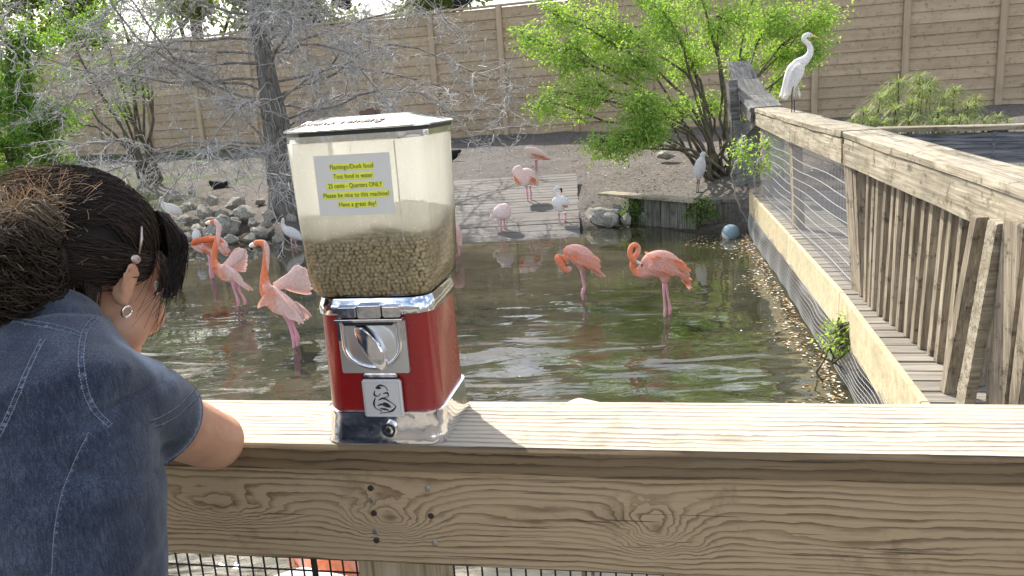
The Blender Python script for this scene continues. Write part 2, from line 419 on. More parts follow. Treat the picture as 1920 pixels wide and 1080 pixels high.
# ------------------------------------------------------------------ ground, water
POND = [(-16, -4), (1.6, -4), (1.55, 2.0), (2.0, 4.0), (2.55, 6.5), (3.0, 9.0), (3.4, 11.2), (2.7, 11.5), (2.0, 12.8), (1.05, 12.3), (-2.7, 12.9), (-3.3, 13.3), (-5, 14.1), (-7.5, 14.6), (-10.5, 15.5), (-16, 16.5)]
def pond_dist(X, Y):
    "signed distance, negative inside"
    d = np.full(X.shape, 1e9); ins = np.zeros(X.shape, bool); n = len(POND)
    for i in range(n):
        x0, y0 = POND[i]; x1, y1 = POND[(i+1) % n]; ex, ey = x1-x0, y1-y0
        t = np.clip(((X-x0)*ex+(Y-y0)*ey)/(ex*ex+ey*ey), 0, 1)
        d = np.minimum(d, np.hypot(X-x0-t*ex, Y-y0-t*ey))
        c = ((y0 > Y) != (y1 > Y)) & (X < (x1-x0)*(Y-y0)/((y1-y0) if y1 != y0 else 1e-9)+x0); ins ^= c
    return np.where(ins, -d, d)
def gh(X, Y):
    X = np.asarray(X, float); Y = np.asarray(Y, float); d = pond_dist(X, Y)
    land = .30*(1-np.exp(-np.maximum(d, 0)/.9))+.062*np.clip(d, 0, 13)
    ramp_m = np.clip(1-np.abs(X+.8)/2.0, 0, 1)*np.clip((16-Y)/3, 0, 1)
    h = np.where(d > 0, land, np.maximum(-.6, d*.9))
    und = .04*np.sin(X*1.7+Y*.6)*np.sin(Y*1.3-X*.4)+.02*np.sin(X*4.1)*np.sin(Y*3.7)
    h = h+np.where(d > .3, und, 0)
    inr = (X > -2.8) & (X < 1.15) & (Y > 12.2) & (Y < 15.9); h = np.where(inr, np.minimum(h, -.1+.18*(Y-12.3)), h)
    ub = (X > 2.3) & (X < 6) & (Y < 12) & (d > 0); h = np.where(ub, np.minimum(h, .25), h)
    return h
def gz(x, y): return float(gh(np.array([x]), np.array([y]))[0])
def axis_pts(lo, hi, st, far):
    a = list(np.arange(lo, hi, st)); k = st; p = a[-1]
    while p < far: k *= 1.35; p += k; a.append(p)
    k = st; p = a[0]; pre = []
    while p > -far: k *= 1.35; p -= k; pre.append(p)
    return np.array(pre[::-1]+a)
gx = axis_pts(-14, 12, .16, 240); gy = axis_pts(10, 27, .14, 240)
GX, GY = np.meshgrid(gx, gy, indexing='ij'); GZ = gh(GX, GY)
V = np.stack([GX, GY, GZ], -1).reshape(-1, 3); ny = len(gy)
ii, jj = np.meshgrid(np.arange(len(gx)-1), np.arange(ny-1), indexing='ij'); b0 = (ii*ny+jj).ravel()
struct(np_obj('ground', V, np.stack([b0, b0+ny, b0+ny+1, b0+1], -1), M_ground, smooth=True))
wv = [(-17, -5, 0), (3.9, -5, 0), (3.9, 13.9, 0), (-17, 17.5, 0)]
struct(mk('water', (wv, [(0, 1, 2, 3)]), M_water))

# litter on the bank: chips and dead leaves (uncountable)
def scatter_chips(name, xs, ys, size, m, zs=None, tilt=.5, kind='stuff'):
    n = len(xs); z = gh(xs, ys) if zs is None else zs
    s = size*(RNG.random(n)*.9+.5); a = RNG.random(n)*6.28; ca, sa = np.cos(a), np.sin(a)
    t1 = (RNG.random(n)-.5)*tilt; t2 = (RNG.random(n)-.5)*tilt
    C = np.stack([xs, ys, z+.006+s*.15*tilt], -1); U = np.stack([ca, sa, t1], -1)*s[:, None]; W = np.stack([-sa, ca, t2], -1)*s[:, None]*.45
    V = np.stack([C-U, C+W, C+U, C-W], 1).reshape(-1, 3); Fq = np.arange(n*4).reshape(-1, 4)
    cc = np.repeat(RNG.random((n, 1)), 4, 0); col = np.concatenate([cc, cc, cc, np.ones_like(cc)], 1)
    return np_obj(name, V, Fq, m, kind=kind, col=col)
def litter_m(p):
    r = sep(attr('col').v)[0]; return {'Base Color': ramp(r, (0., (.06, .048, .038)), (.5, (.16, .13, .10)), (.8, (.27, .22, .17)), (1., (.5, .46, .4))), 'Roughness': .85}
M_litter = mat('leaf_litter', litter_m)
def feath_m(p):
    r = sep(attr('col').v)[0]; return {'Base Color': ramp(r, (0., (.05, .035, .02)), (.4, (.20, .14, .07)), (.75, (.38, .29, .16)), (.9, (.75, .72, .68))), 'Roughness': 1., 'Specular IOR Level': 0.}
M_float = mat('floating_litter', feath_m)
xs = RNG.uniform(-9, 6, 9000); ys = RNG.uniform(12, 24, 9000); k = (pond_dist(xs, ys) > .1) & ~((xs > -2.8) & (xs < 1.2) & (ys < 15.9)) & ((xs > 1) | (RNG.random(len(xs)) < .45))
xs, ys = xs[k], ys[k]; tag(scatter_chips('leaf_litter', xs, ys, .03, M_litter), 'brown leaf litter and wood chips scattered over the grey bank', 'leaf litter')

# ------------------------------------------------------------------ boundary wall of boards and posts
WA = Vector((-16.47, 30, 0)); WD = (Vector((13.43, 20.3, 0))-WA).normalized(); WN = Vector((WD.y, -WD.x, 0))
wall = thing('boundary_wall', 'tall tan wall of horizontal boards between posts behind the pond', 'wall', (WA.x, WA.y, 0))
wang = math.atan2(WD.y, WD.x)
BAY = 2.17; S0 = 17.5
pm = bpy.data.meshes.new('post'); g = box((0, 0, 2.42), (.17, .14, 4.66), bev=.01); pm.from_pydata([tuple(q) for q in g[0]], [], g[1]); pm.materials.append(M_wallpost)
bms = []
for q in range(3):
    r_ = random.Random(q); g = box((0, 0, 0), (BAY-.172, .05, .302), bev=.006)
    vv = [(p.x, p.y+(-.028 if p.z < 0 else .0)+r_.uniform(-.001, .001), p.z) for p in g[0]]
    me = bpy.data.meshes.new('board'); me.from_pydata(vv, [], g[1]); me.materials.append(M_wallboard); bms.append(me)
for i in range(-12, 10):
    s = S0+BAY*i; p = WD*s
    o = bpy.data.objects.new('post', pm); COL.objects.link(o); o.parent = wall; o.location = p+WN*.05; o.rotation_euler.z = wang
    pc = WD*(s+BAY/2); wx, wy = WA.x+pc.x, WA.y+pc.y; 
    for j in range(14):
        zc = .82+j*.285
        if zc > 4.7: break
        o = bpy.data.objects.new('board', bms[(i*5+j*7) % 3]); COL.objects.link(o); o.parent = wall
        o.location = (pc.x, pc.y, zc); o.rotation_euler = (0, random.uniform(-.002, .002), wang)
mk('cap_board', beam(WD*(S0-12*BAY)+Vector((0, 0, 4.74)), WD*(S0+9*BAY)+Vector((0, 0, 4.74)), .2, .05), M_wallpost, wall)
# ------------------------------------------------------------------ wooden ramp out of the pond
rampo = thing('boat_ramp', 'wide muddy plank ramp sloping up out of the water', 'ramp', (-.8, 12.2, 0))
sl_ = .18; ang = math.atan(sl_)
for k in range(28):
    yy = -.95+k*.155; x0, x1 = -1.8, 1.82+.11*k/8
    g = box((0, 0, 0), (x1-x0-random.uniform(0, .04), .1505, .045), bev=.003)
    o = mk('plank', g, M_ramp, rampo); o.location = ((x0+x1)/2, yy, sl_*yy+random.uniform(-.004, .004)); o.rotation_euler = (ang, random.uniform(-.003, .003), -.09+random.uniform(-.003, .003))
# ------------------------------------------------------------------ boardwalk on the right
def lerp(a, b, t): return a+(b-a)*t
FL = [(1.15, .4), (1.93, 3.56), (2.4, 5.63), (2.85, 8.0), (3.38, 10.81), (3.5, 11.4)]
def edge_x(y):
    for (x0, y0), (x1, y1) in zip(FL, FL[1:]):
        if y <= y1: return x0+(x1-x0)*(y-y0)/(y1-y0)
    return FL[-1][0]
walk = thing('boardwalk', 'timber boardwalk deck curving along the right side of the pond', 'boardwalk'); struct(walk); del walk['category']
y = -1.6
pmesh = {}
while y < 11.3:
    y0 = max(y, .4); xl = edge_x(y0)+.012; xr = 4.2+.25*y
    dang = -.22
    if y < .55: xl = -3.2; xr = 3.0; dang = -.198
    L_ = xr-xl; g = box((L_/2, 0, 0), (L_, .135, .04), bev=.004)
    o = mk('plank', g, M_deck, walk); o.location = (xl, y+(0 if y >= .55 else .6), .54+random.uniform(-.002, .002)); o.rotation_euler.z = dang+random.uniform(-.006, .006)
    y += .145
for (a, b) in zip(FL[:-1], FL[1:]):
    pass
fpts = [Vector((x, y_, 0)) for x, y_ in FL]
cuts = [Vector((1.2, .6, 0)), fpts[1], fpts[2], fpts[3], fpts[4], fpts[5]]
for a, b in zip(cuts, cuts[1:]):
    d = (b-a).normalized(); nrm = Vector((d.y, -d.x, 0))
    mk('fascia_board', beam(a+Vector((0, 0, .415))+d*.004-nrm*.0, b+Vector((0, 0, .415))-d*.004, .04, .29, bev=.003), M_fascia, walk)
    mk('joist', beam(a+nrm*.6+Vector((0, 0, .4)), b+nrm*.6+Vector((0, 0, .4)), .05, .2), M_dark, walk)
near_f = (Vector((-3.3, 1.72, .42)), Vector((1.2, .83, .42)))
mk('joist', beam(*near_f, .05, .2), M_dark, walk)

# hanging net under the fascia
def net_pts():
    V = []; Fc = []; nx, nz = 300, 12
    tot = [0]
    for a, b in zip(fpts[1:], fpts[2:]): tot.append(tot[-1]+(b-a).length)
    a0 = fpts[1]-Vector((.4, 1.6, 0)); pl = [a0]+fpts[1:]
    return pl
pl = net_pts()
def along(pl, s):
    for a, b in zip(pl, pl[1:]):
        l = (b-a).length
        if s <= l: return a+(b-a)*(s/l)
        s -= l
    return pl[-1]
paths = []; tot = sum((b-a).length for a, b in zip(pl, pl[1:]))
def netp(s, z):
    p = along(pl, s).copy(); u = (.30-z)/.34
    p.x -= .02+.05*math.sin(u*2.8)*(.7+.3*math.sin(s*1.7))+.006*math.sin(s*9); p.y -= .0; p.z = z+.012*math.sin(s*5+z*9); return p
s = 0
while s < tot: paths.append([netp(s+.05*(.3-z), z) for z in np.linspace(.31, -.06, 9)]); s += .034
vv = np.array([[tuple(q) for q in p] for p in paths])
V1, F1 = np_tubes(vv, np.full(vv.shape[:2], .0018))
hp = np.array([[tuple(netp(s, z)) for s in np.linspace(0, tot, 140)] for z in np.arange(.30, -.06, -.034)])
V2, F2 = np_tubes(hp, np.full(hp.shape[:2], .0018))
tag(np_obj('hanging_net', np.concatenate([V1, V2]), np.concatenate([F1, F2+len(V1)]), M_net), 'grey cord netting hanging from the yellow fascia board into the water', 'netting')
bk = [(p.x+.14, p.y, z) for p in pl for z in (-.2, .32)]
struct(mk('shade_sheet_under_deck', (bk, [(i*2, i*2+2, i*2+3, i*2+1) for i in range(len(pl)-1)]), M_under))  # dark sheet standing in for the shade under the deck

# floating litter beside the net and by the ball
n = 2000; s_ = RNG.random(n)**.8*tot; off = np.abs(RNG.normal(0, .14, n))*(.5+.9*np.sin(s_*1.7)**2)+.04
P = np.array([tuple(along(pl, float(q))) for q in s_]); xs = P[:, 0]-off-.03; ys = P[:, 1]
n2 = 260; r = RNG.random(n2)**.6; a = RNG.random(n2)*6.28; xs = np.concatenate([xs, 2.85+.5*r*np.cos(a)]); ys = np.concatenate([ys, 10.75+.55*r*np.sin(a)])
n3 = 200; xs = np.concatenate([xs, RNG.uniform(-4, 2.6, n3)]); ys = np.concatenate([ys, RNG.uniform(4, 12, n3)])
szs = np.where(np.arange(len(xs)) < 2260, .018, .008)
o = scatter_chips('floating_litter', xs, ys, szs, M_float, zs=np.full(len(xs), -.002), tilt=.06)
tag(o, 'pale leaves, feathers and foam floating on the water along the net', 'floating litter')

# ---------------- right railing
rr = thing('side_railing', 'long weathered grey railing curving away along the right boardwalk', 'railing')
ZT = 1.626
A0, A1 = Vector((1.87, 1.45, 1.532)), Vector((2.405, 5.71, 1.713)); B0, BM, B1 = Vector((2.42, 5.79, 1.712)), Vector((2.83, 8.0, 1.722)), Vector((3.52, 11.3, 1.736))
def perp(a, b): d = (b-a).normalized(); return Vector((d.y, -d.x, 0)).normalized()
def grid_board(a, b, wd, th, nl=60, warp=.004, seed=0, up=Vector((0, 0, 1))):
    "board with slightly worn, wavy edges; origin at a, x along it"
    d = b-a; l = d.length; x = d.normalized(); y = up.cross(x).normalized(); z = x.cross(y); R = Matrix((x, y, z)).transposed()
    prof = [(-.5, -.5), (.5, -.5), (.5, .36), (.465, .5), (-.465, .5), (-.5, .36)]
    V = []; Fc = []; rg = random.Random(seed)
    for i in range(nl+1):
        t = i/nl; wz = [mnoise.noise(Vector((t*l*2.2, k*3.1+seed, .5)))*warp for k in range(6)]
        for k, (u, v_) in enumerate(prof):
            V.append(Vector((t*l, u*wd+wz[k]*1.5, v_*th+wz[(k+2) % 6]*.7)))
    for i in range(nl):
        for k in range(6):
            k2 = (k+1) % 6; Fc.append((i*6+k, i*6+k2, (i+1)*6+k2, (i+1)*6+k))
    Fc.append((5, 4, 3, 2, 1, 0)); Fc.append(tuple(nl*6+k for k in range(6)))
    return (V, Fc), a.copy(), R
def board_obj(name, a, b, wd, th, m, parent, seed=0, warp=.004, nl=60):
    g, loc, R = grid_board(Vector(a), Vector(b), wd, th, nl, warp, seed)
    o = mk(name, g, m, parent, auto=40); o.matrix_local = Matrix.Translation(loc) @ R.to_4x4(); return o
for k, (a, b, cw) in enumerate(((A0, A1, .26), (B0, BM, .30), (BM+Vector((.003, .012, 0)), B1, .34))):
    n_ = perp(a, b); W2 = cw/2
    board_obj('cap_board', a+n_*W2-Vector((0, 0, .022)), b+n_*W2-Vector((0, 0, .022)), cw, .044, M_rail, rr, 11+k, .006)
    board_obj('face_board', a+n_*.03-Vector((0, 0, .14)), b+n_*.03-Vector((0, 0, .14)), .04, .18, M_rail, rr, 21+k, .004)
    board_obj('face_board', a+n_*(cw-.05)-Vector((0, 0, .135)), b+n_*(cw-.05)-Vector((0, 0, .135)), .04, .18, M_rail, rr, 31+k, .004)
# the twisted, rotten cap boards rising behind the far corner
M_lichen = wood_mat('lichen_rotten_timber', (.05, .045, .04), (.17, .165, .15), (.34, .335, .31), axis=0, stain=(.012, .011, .01), bumps=1.)
cpts = [at(1436, 203, 11.35), at(1416, 180, 11.75), at(1398, 150, 12.15), at(1384, 118, 12.5)]
for i in range(3):
    board_obj('cap_board', cpts[i], cpts[i+1]+(cpts[i+1]-cpts[i])*.04, (.46, .40, .33)[i], .05, M_lichen, rr, 5+i, .02, nl=20)
    q0, q1 = cpts[i]-Vector((.19-.03*i, 0, .10)), cpts[i+1]-Vector((.17-.03*i, 0, .10)); mk('face_board', beam(q0, q1, .04, .16), M_lichen, rr)
mk('face_board', beam(at(1418, 222, 11.35), at(1378, 268, 12.0), .04, .17, up=(0, 0, 1)), M_lichen, rr)
mk('post', beam(at(1385, 330, 11.9), at(1372, 150, 11.9), .13, .13, up=(0, 1, 0)), M_lichen, rr)
mk('corner_panel', beam(at(1418, 300, 11.5)+Vector((.1, .2, -.4)), at(1418, 300, 11.5)+Vector((.1, .2, .55)), .7, .05, up=(.2, 1, 0)), M_lichen, rr)
# posts
def rail_x(y):
    for p, q in ((A0, A1), (B0, BM), (BM, B1)):
        if y <= q.y: return p.x+(y-p.y)*(q.x-p.x)/(q.y-p.y), p.z+(y-p.y)*(q.z-p.z)/(q.y-p.y)
    return B1.x, B1.z
def post_at(y, wd=.12, dp=.11, name='post', m=M_slat, lean=0., bot=.562, off=.055, topdx=0., dxb=0.):
    x, z = rail_x(y); xb = max(x+off, edge_x(y)+.1)+dxb; xt = x+off+dp/2+topdx
    g = beam((xb+dp/2, y, bot), (xt, y+lean, z-.08), dp, wd, up=(0, 1, 0), bev=.004); c = Vector((xb, y, bot)); o = mk(name, ([p-c for p in g[0]], g[1]), m, rr); o.location = c; return o
post_at(5.66, .13, .12, off=.01); post_at(8.3, .1, .1); post_at(10.9, .13, .12)
post_at(5.50, .05, .06, name='brace', lean=.06, topdx=-.02)
rg = random.Random(4); y = 5.36
while y > 3.72:
    post_at(y+rg.uniform(-.008, .008), .042, .10, name='baluster', lean=rg.uniform(-.03, .01)-(5.4-y)*.05, dxb=rg.uniform(-.005, .005)); y -= .117
def lean_board(name, b_, t_, wd, th, m):
    c = Vector(b_); g = beam(b_, t_, th, wd, up=(0, 1, 0), bev=.004); o = mk(name, ([p-c for p in g[0]], g[1]), m, rr); o.location = c
lean_board('baluster', atz(1777, 735, .562), at(1838, 405, 3.52), .05, .06, M_slat)
lean_board('brace', atz(1808, 765, .562), at(1872, 415, 3.34), .075, .05, M_rail)
lean_board('post', atz(1862, 775, .562)+Vector((.03, -.05, 0)), at(1905, 430, 3.2)+Vector((.06, .02, .03)), .14, .12, M_slat)
lean_board('brace', atz(1905, 800, .562), at(1950, 440, 3.05), .07, .05, M_slat)
lean_board('baluster', atz(1960, 800, .562), at(1990, 460, 2.95), .06, .06, M_slat)
# wire panel in the far section
V = []; paths = []
def railp(y_, z): 
    x = edge_x(y_)+.1; t = (z-.56)/.95; xt = rail_x(y_)[0]+.07
    return (x+(xt-x)*t, y_, z)
hz = []
for j in range(10): hz.append([railp(y_, .62+j*.1+.01*math.sin(y_*3+j)) for y_ in np.linspace(5.72, 10.8, 20)])
hz = np.array(hz); Va, Fa = np_tubes(hz, np.full(hz.shape[:2], .0038), 4)
vt = np.array([[railp(y_, z) for z in np.linspace(.57, 1.54, 3)] for y_ in np.arange(5.74, 10.85, .05)]); Vb, Fb = np_tubes(vt, np.full(vt.shape[:2], .0022), 3)
np_obj('wire_panel', np.concatenate([Va, Vb]), np.concatenate([Fa, Fb+len(Va)]), M_galv, rr)
# ---------------- opposite railing of the right boardwalk
orl = thing('inner_railing', 'dark shaded railing board with pale top on the far side of the right boardwalk', 'railing')
p0, p1 = Vector((2.9, 7.0, 1.61)), Vector((5.6, 4.65, 1.61)); p1 = atz(2150, 232, 1.61); p0 = atz(1640, 243, 1.61); n_ = perp(p0, p1)
board_obj('cap_board', p0, p1, .16, .04, M_rail, orl, 3)
board_obj('face_board', p0-Vector((0, 0, .16))+n_*.04, p1-Vector((0, 0, .16))+n_*.04, .04, .24, M_dark, orl, 4)  # dark bluish colour paints the shade on this side
for t in (.05, .5, .95):
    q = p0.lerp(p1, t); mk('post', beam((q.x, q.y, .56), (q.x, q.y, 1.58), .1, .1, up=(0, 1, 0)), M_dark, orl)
# small white bin with a green lid beyond it
q = at(1898, 318, 7.4)
bn = thing('litter_bin', 'small white box with a green lid behind the right railing', 'box', (q.x, q.y, .56))
mk('box_body', box((0, 0, (q.z-.6)/2), (.4, .3, q.z-.6), bev=.02), plain('white_plastic', (.75, .78, .76), .4), bn)
mk('lid', box((0, 0, q.z-.58), (.43, .33, .05), bev=.015), plain('green_plastic', (.03, .25, .1), .4), bn)

# ------------------------------------------------------------------ bulkhead, slab, rocks, ball
bh = thing('bulkhead', 'low mossy timber bulkhead at the right end of the bank', 'retaining wall', (1.98, 12.85, 0))
b0 = Vector((1.98, 12.85, 0)); b1 = Vector((2.78, 11.62, 0)); b2 = Vector((3.38, 11.5, 0))
def brow(a, b, n, top):
    for i in range(n):
        p = a.lerp(b, (i+.5)/n)-b0; wd = (b-a).length/n
        g = box((0, 0, 0), (wd*.96, .05, top+.35), bev=.008); o = mk('plank', g, M_bulk, bh)
        o.location = (p.x, p.y, (top-.35)/2+random.uniform(-.015, .015)); o.rotation_euler = (random.uniform(-.03, .03), 0, math.atan2(b.y-a.y, b.x-a.x)+random.uniform(-.05, .05))
brow(b0, b1, 8, .42); brow(b1+Vector((.06, .12, 0)), b2+Vector((0, .1, 0)), 4, .40)
mk('cap_board', beam(b0-b0+Vector((-.35, .45, .455)), b1-b0+Vector((.05, 0, .455)), .3, .04, bev=.006), M_rail, bh)
mk('cap_board', beam(b1-b0+Vector((.12, .22, .43)), b2-b0+Vector((0, .2, .43)), .3, .045, bev=.006), M_bulk, bh)
bl = thing('ball', 'round pale blue ball floating against the net in the corner', 'ball', (3.1, 11.0, .06))
def ball_b(p):
    v = coords('Object', rand=False); x, y, z = sep(v)
    c = mix(step(x*.6+z*.5+noise(v, 20., 3)*.02, -.055, -.045), (.62, .62, .55), (.2, .3, .36)); return {'Base Color': c, 'Roughness': .6}
mk('ball_shell', ell((0, 0, 0), (.125, .125, .125), seg=28, rings=18), mat('ball_rubber', ball_b), bl, smooth=True)
def rock_mesh(seed, flat=.7):
    bm = bmesh.new(); bmesh.ops.create_icosphere(bm, subdivisions=3, radius=1); r_ = random.Random(seed); off = Vector((r_.random()*50, seed*3.3, 0))
    sx, sy, sz = r_.uniform(.85, 1.25), r_.uniform(.75, 1.1), flat*r_.uniform(.8, 1.2)
    planes = [(Vector((r_.uniform(-1, 1), r_.uniform(-1, 1), r_.uniform(-1, 1))).normalized(), r_.uniform(.55, .85)) for _ in range(9)]
    for q in bm.verts:
        p = q.co.copy()
        for nn, d in planes:
            e = p.dot(nn)-d
            if e > 0: p -= nn*e*.9
        p *= 1+.22*mnoise.fractal(p*1.6+off, 1., 2., 4)
        q.co = Vector((p.x*sx, p.y*sy, p.z*sz))
    me = bpy.data.meshes.new('rock'); bm.to_mesh(me); bm.free(); me.materials.append(M_rock)
    me.polygons.foreach_set('use_smooth', [True]*len(me.polygons)); me.set_sharp_from_angle(angle=math.radians(35)); return me
RK = [rock_mesh(i) for i in range(7)]
def rock(px, py, wpx, hpx, Y, lab, group=None, k=0):
    p = at(px, py, Y); s = Y/1500
    o = bpy.data.objects.new('rock', RK[k % 7]); COL.objects.link(o); o.location = p
    o.scale = (wpx*s/2, wpx*s/2*.8, hpx*s/2/.62); o.rotation_euler = (0, 0, random.uniform(0, 6)); tag(o, lab, 'rock', group); return o
rock(1128, 406, 62, 46, 12.75, 'largest pale rock at the water edge just right of the ramp', k=0)
rock(1158, 395, 34, 26, 13.0, 'angular grey rock between the largest rock and the bulkhead', k=1)
rock(1146, 411, 36, 28, 12.55, 'low grey rock in front of the angular one by the ramp', k=2)
rock(1174, 412, 26, 22, 12.5, 'small pale rock at the water line left of the bulkhead', k=3)
rock(1208, 406, 34, 20, 12.6, 'flat pale slanting rock resting against the left end of the bulkhead', k=4)
rock(1250, 290, 34, 13, 17.0, 'flat grey stone slab lying alone on the bank below the green tree', k=5)
gR = 'pale limestone rocks heaped on the left bank'
LR = [(420, 428, 62, 44, 14.0), (458, 400, 46, 26, 14.6), (486, 436, 36, 30, 13.7), (385, 398, 40, 26, 14.8), (352, 388, 30, 20, 15.3), (398, 376, 34, 22, 15.6), (440, 382, 36, 20, 15.4),
      (505, 404, 34, 26, 14.5), (535, 430, 26, 20, 13.8), (520, 448, 26, 18, 13.4), (470, 446, 30, 18, 13.5), (372, 432, 44, 28, 14.0), (345, 412, 30, 20, 14.6), (452, 378, 22, 18, 15.9), (545, 412, 24, 26, 14.3),
      (415, 402, 26, 18, 14.7), (434, 448, 26, 16, 13.5), (488, 378, 18, 14, 16), (360, 360, 18, 12, 16.3), (332, 370, 22, 14, 16), (500, 420, 20, 16, 14.0), (476, 418, 26, 20, 14.1), (440, 415, 24, 18, 14.4), (395, 415, 24, 18, 14.4), (535, 395, 26, 16, 14.7), (395, 448, 34, 20, 13.7), (350, 445, 30, 20, 13.8), (585, 430, 50, 32, 13.6), (560, 445, 30, 20, 13.3)]
rock(416, 424, 66, 44, 13.9, 'biggest pale limestone boulder at the water edge left of the bare tree', k=6)
ORDS = 'first second third fourth fifth sixth seventh eighth ninth tenth eleventh twelfth'.split()
rows = [('the lowest row of the left bank heap', [r for r in LR if r[1] >= 428]), ('the middle row of the left bank heap', [r for r in LR if 400 <= r[1] < 428]), ('the upper row of the left bank heap', [r for r in LR if r[1] < 400])]
for nm, rw in rows:
    for i, (a, b, c, d, e) in enumerate(sorted(rw)): rock(a, b, c, d, e, '%s rock, %s from left in %s' % ('big' if c > 35 else 'small', ORDS[i], nm), gR, i+len(nm))

# ------------------------------------------------------------------ trees
def leaves(centers, dirs, per, size, spread, seed=0, ratio=.4):
    "leaflets round each centre; returns V, F, col"
    rg = np.random.default_rng(seed); n = len(centers)*per
    C = np.repeat(np.asarray(centers), per, 0); D = np.repeat(np.asarray(dirs), per, 0)
    C = C+rg.normal(0, 1, (n, 3))*spread*np.array([1, 1, .7])+D*rg.uniform(-1, 1, (n, 1))*spread
    u = D*.6+rg.normal(0, 1, (n, 3))*np.array([1, 1, .6])+np.array([0, 0, -.6]); u /= np.linalg.norm(u, axis=1, keepdims=True)
    v = np.cross(u, rg.normal(0, 1, (n, 3))+np.array([0, 0, .6])); v /= np.linalg.norm(v, axis=1, keepdims=True)+1e-6
    s = size*rg.uniform(.6, 1.3, (n, 1)); u *= s; v *= s*ratio
    V = np.stack([C, C+u*.5+v*.5, C+u, C+u*.5-v*.5], 1).reshape(-1, 3)
    cc = np.repeat(np.clip(np.repeat(rg.random((len(centers), 1)), per, 0)*.7+rg.random((n, 1))*.3, 0, 1), 4, 0)
    return V, np.arange(n*4).reshape(-1, 4), np.concatenate([cc, cc, cc, np.ones_like(cc)], 1)
def wander(p, d, l, k, rg, jit, grav=0.):
    P = [np.array(p, float)]; d = np.array(d, float); d /= np.linalg.norm(d)
    for i in range(k-1):
        d = d+rg.normal(0, jit, 3)+np.array([0, 0, grav]); d /= np.linalg.norm(d); P.append(P[-1]+d*l/(k-1))
    return np.array(P)
def add_paths(name, items, m, parent, seg=4):
    "items: list of (path k x 3, r0, r1) of equal k"
    P = np.array([i[0] for i in items]); k = P.shape[1]; t = np.linspace(0, 1, k)
    R = np.array([i[1]+(i[2]-i[1])*t for i in items]); V, Fq = np_tubes(P, R, seg); return np_obj(name, V, Fq, m, parent, smooth=True)

# bare cypress
rg = np.random.default_rng(3)
bt = thing('bare_tree', 'leafless grey tree with drooping pale twigs behind the vending machine', 'tree', (-4.05, 14.9, gz(-4.05, 14.9)-.1))
tp = [(0, 0, -.2), (.02, 0, .4), (.0, .02, 1.2), (-.05, 0, 2.2), (-.12, .05, 3.4), (-.2, 0, 5.0), (-.22, 0, 7.5)]
tr_ = [.44, .34, .27, .20, .13, .09, .04]
pp = smoothpts([q+(r,) for q, r in zip(tp, tr_)], 28)
g = tube([Vector(q[:3]) for q in pp], [q[3] for q in pp], 20)
vv = []
for i, p in enumerate(g[0]):
    c = pp[i//20]; dv = Vector((p.x-c[0], p.y-c[1], 0)); a = math.atan2(dv.y, dv.x)
    f = 1+.12*math.sin(a*7+p.z)*max(0, 1.4-p.z*.5)+.08*mnoise.noise(p*3); vv.append(Vector((c[0]+dv.x*f, c[1]+dv.y*f, p.z)))
mk('trunk', (vv, g[1]), M_bark, bt, smooth=True)
limbs = []; subs = []; twigs = []
def trunk_pt(z):
    zs = [q[2] for q in tp]; return np.array([np.interp(z, zs, [q[0] for q in tp]), np.interp(z, zs, [q[1] for q in tp]), z]), np.interp(z, zs, tr_)
for i in range(62):
    z = .9+5.2*(i/62)**.9; a = i*2.4+rg.uniform(-.4, .4); p, r0 = trunk_pt(z)
    ln = (2.2+2.9*math.sin(min(1, z/2.6)*1.5))*rg.uniform(.75, 1.1)
    P = wander(p, (math.cos(a), math.sin(a)*.85, .42), ln, 9, rg, .26, -.055); limbs.append((P, min(.028, r0*.3), .006))
    for j in range(17):
        t = rg.uniform(.12, 1)*8; k = min(int(t), 7); q = P[k]+(P[k+1]-P[k])*(t-k); d = P[k+1]-P[k]; d /= np.linalg.norm(d)
        sd_ = np.cross(d, [0, 0, 1])*rg.choice([-1, 1]); S = wander(q, d*.7+sd_*.9+np.array([0, 0, rg.uniform(-.4, .3)]), rg.uniform(.4, 1.25), 7, rg, .38, -.06)
        subs.append((S, .009, .0045))
        for m_ in range(17):
            t2 = rg.uniform(.1, 1)*6; k2 = min(int(t2), 5); q2 = S[k2]+(S[k2+1]-S[k2])*(t2-k2)
            twigs.append((wander(q2, (S[k2+1]-S[k2])*3+rg.normal(0, .35, 3)+np.array([0, 0, -.1]), rg.uniform(.14, .46), 6, rg, .5, -.05), .0056, .0034))
for it in limbs[:]:
    add_paths('limb', [it], M_limb, bt, 6)
for k in range(0, len(subs), 100): pass
o = add_paths('branch', subs, M_twig, bt, 4); o['kind'] = 'stuff'
o = add_paths('twigs', twigs, M_twig, bt, 3); o['kind'] = 'stuff'
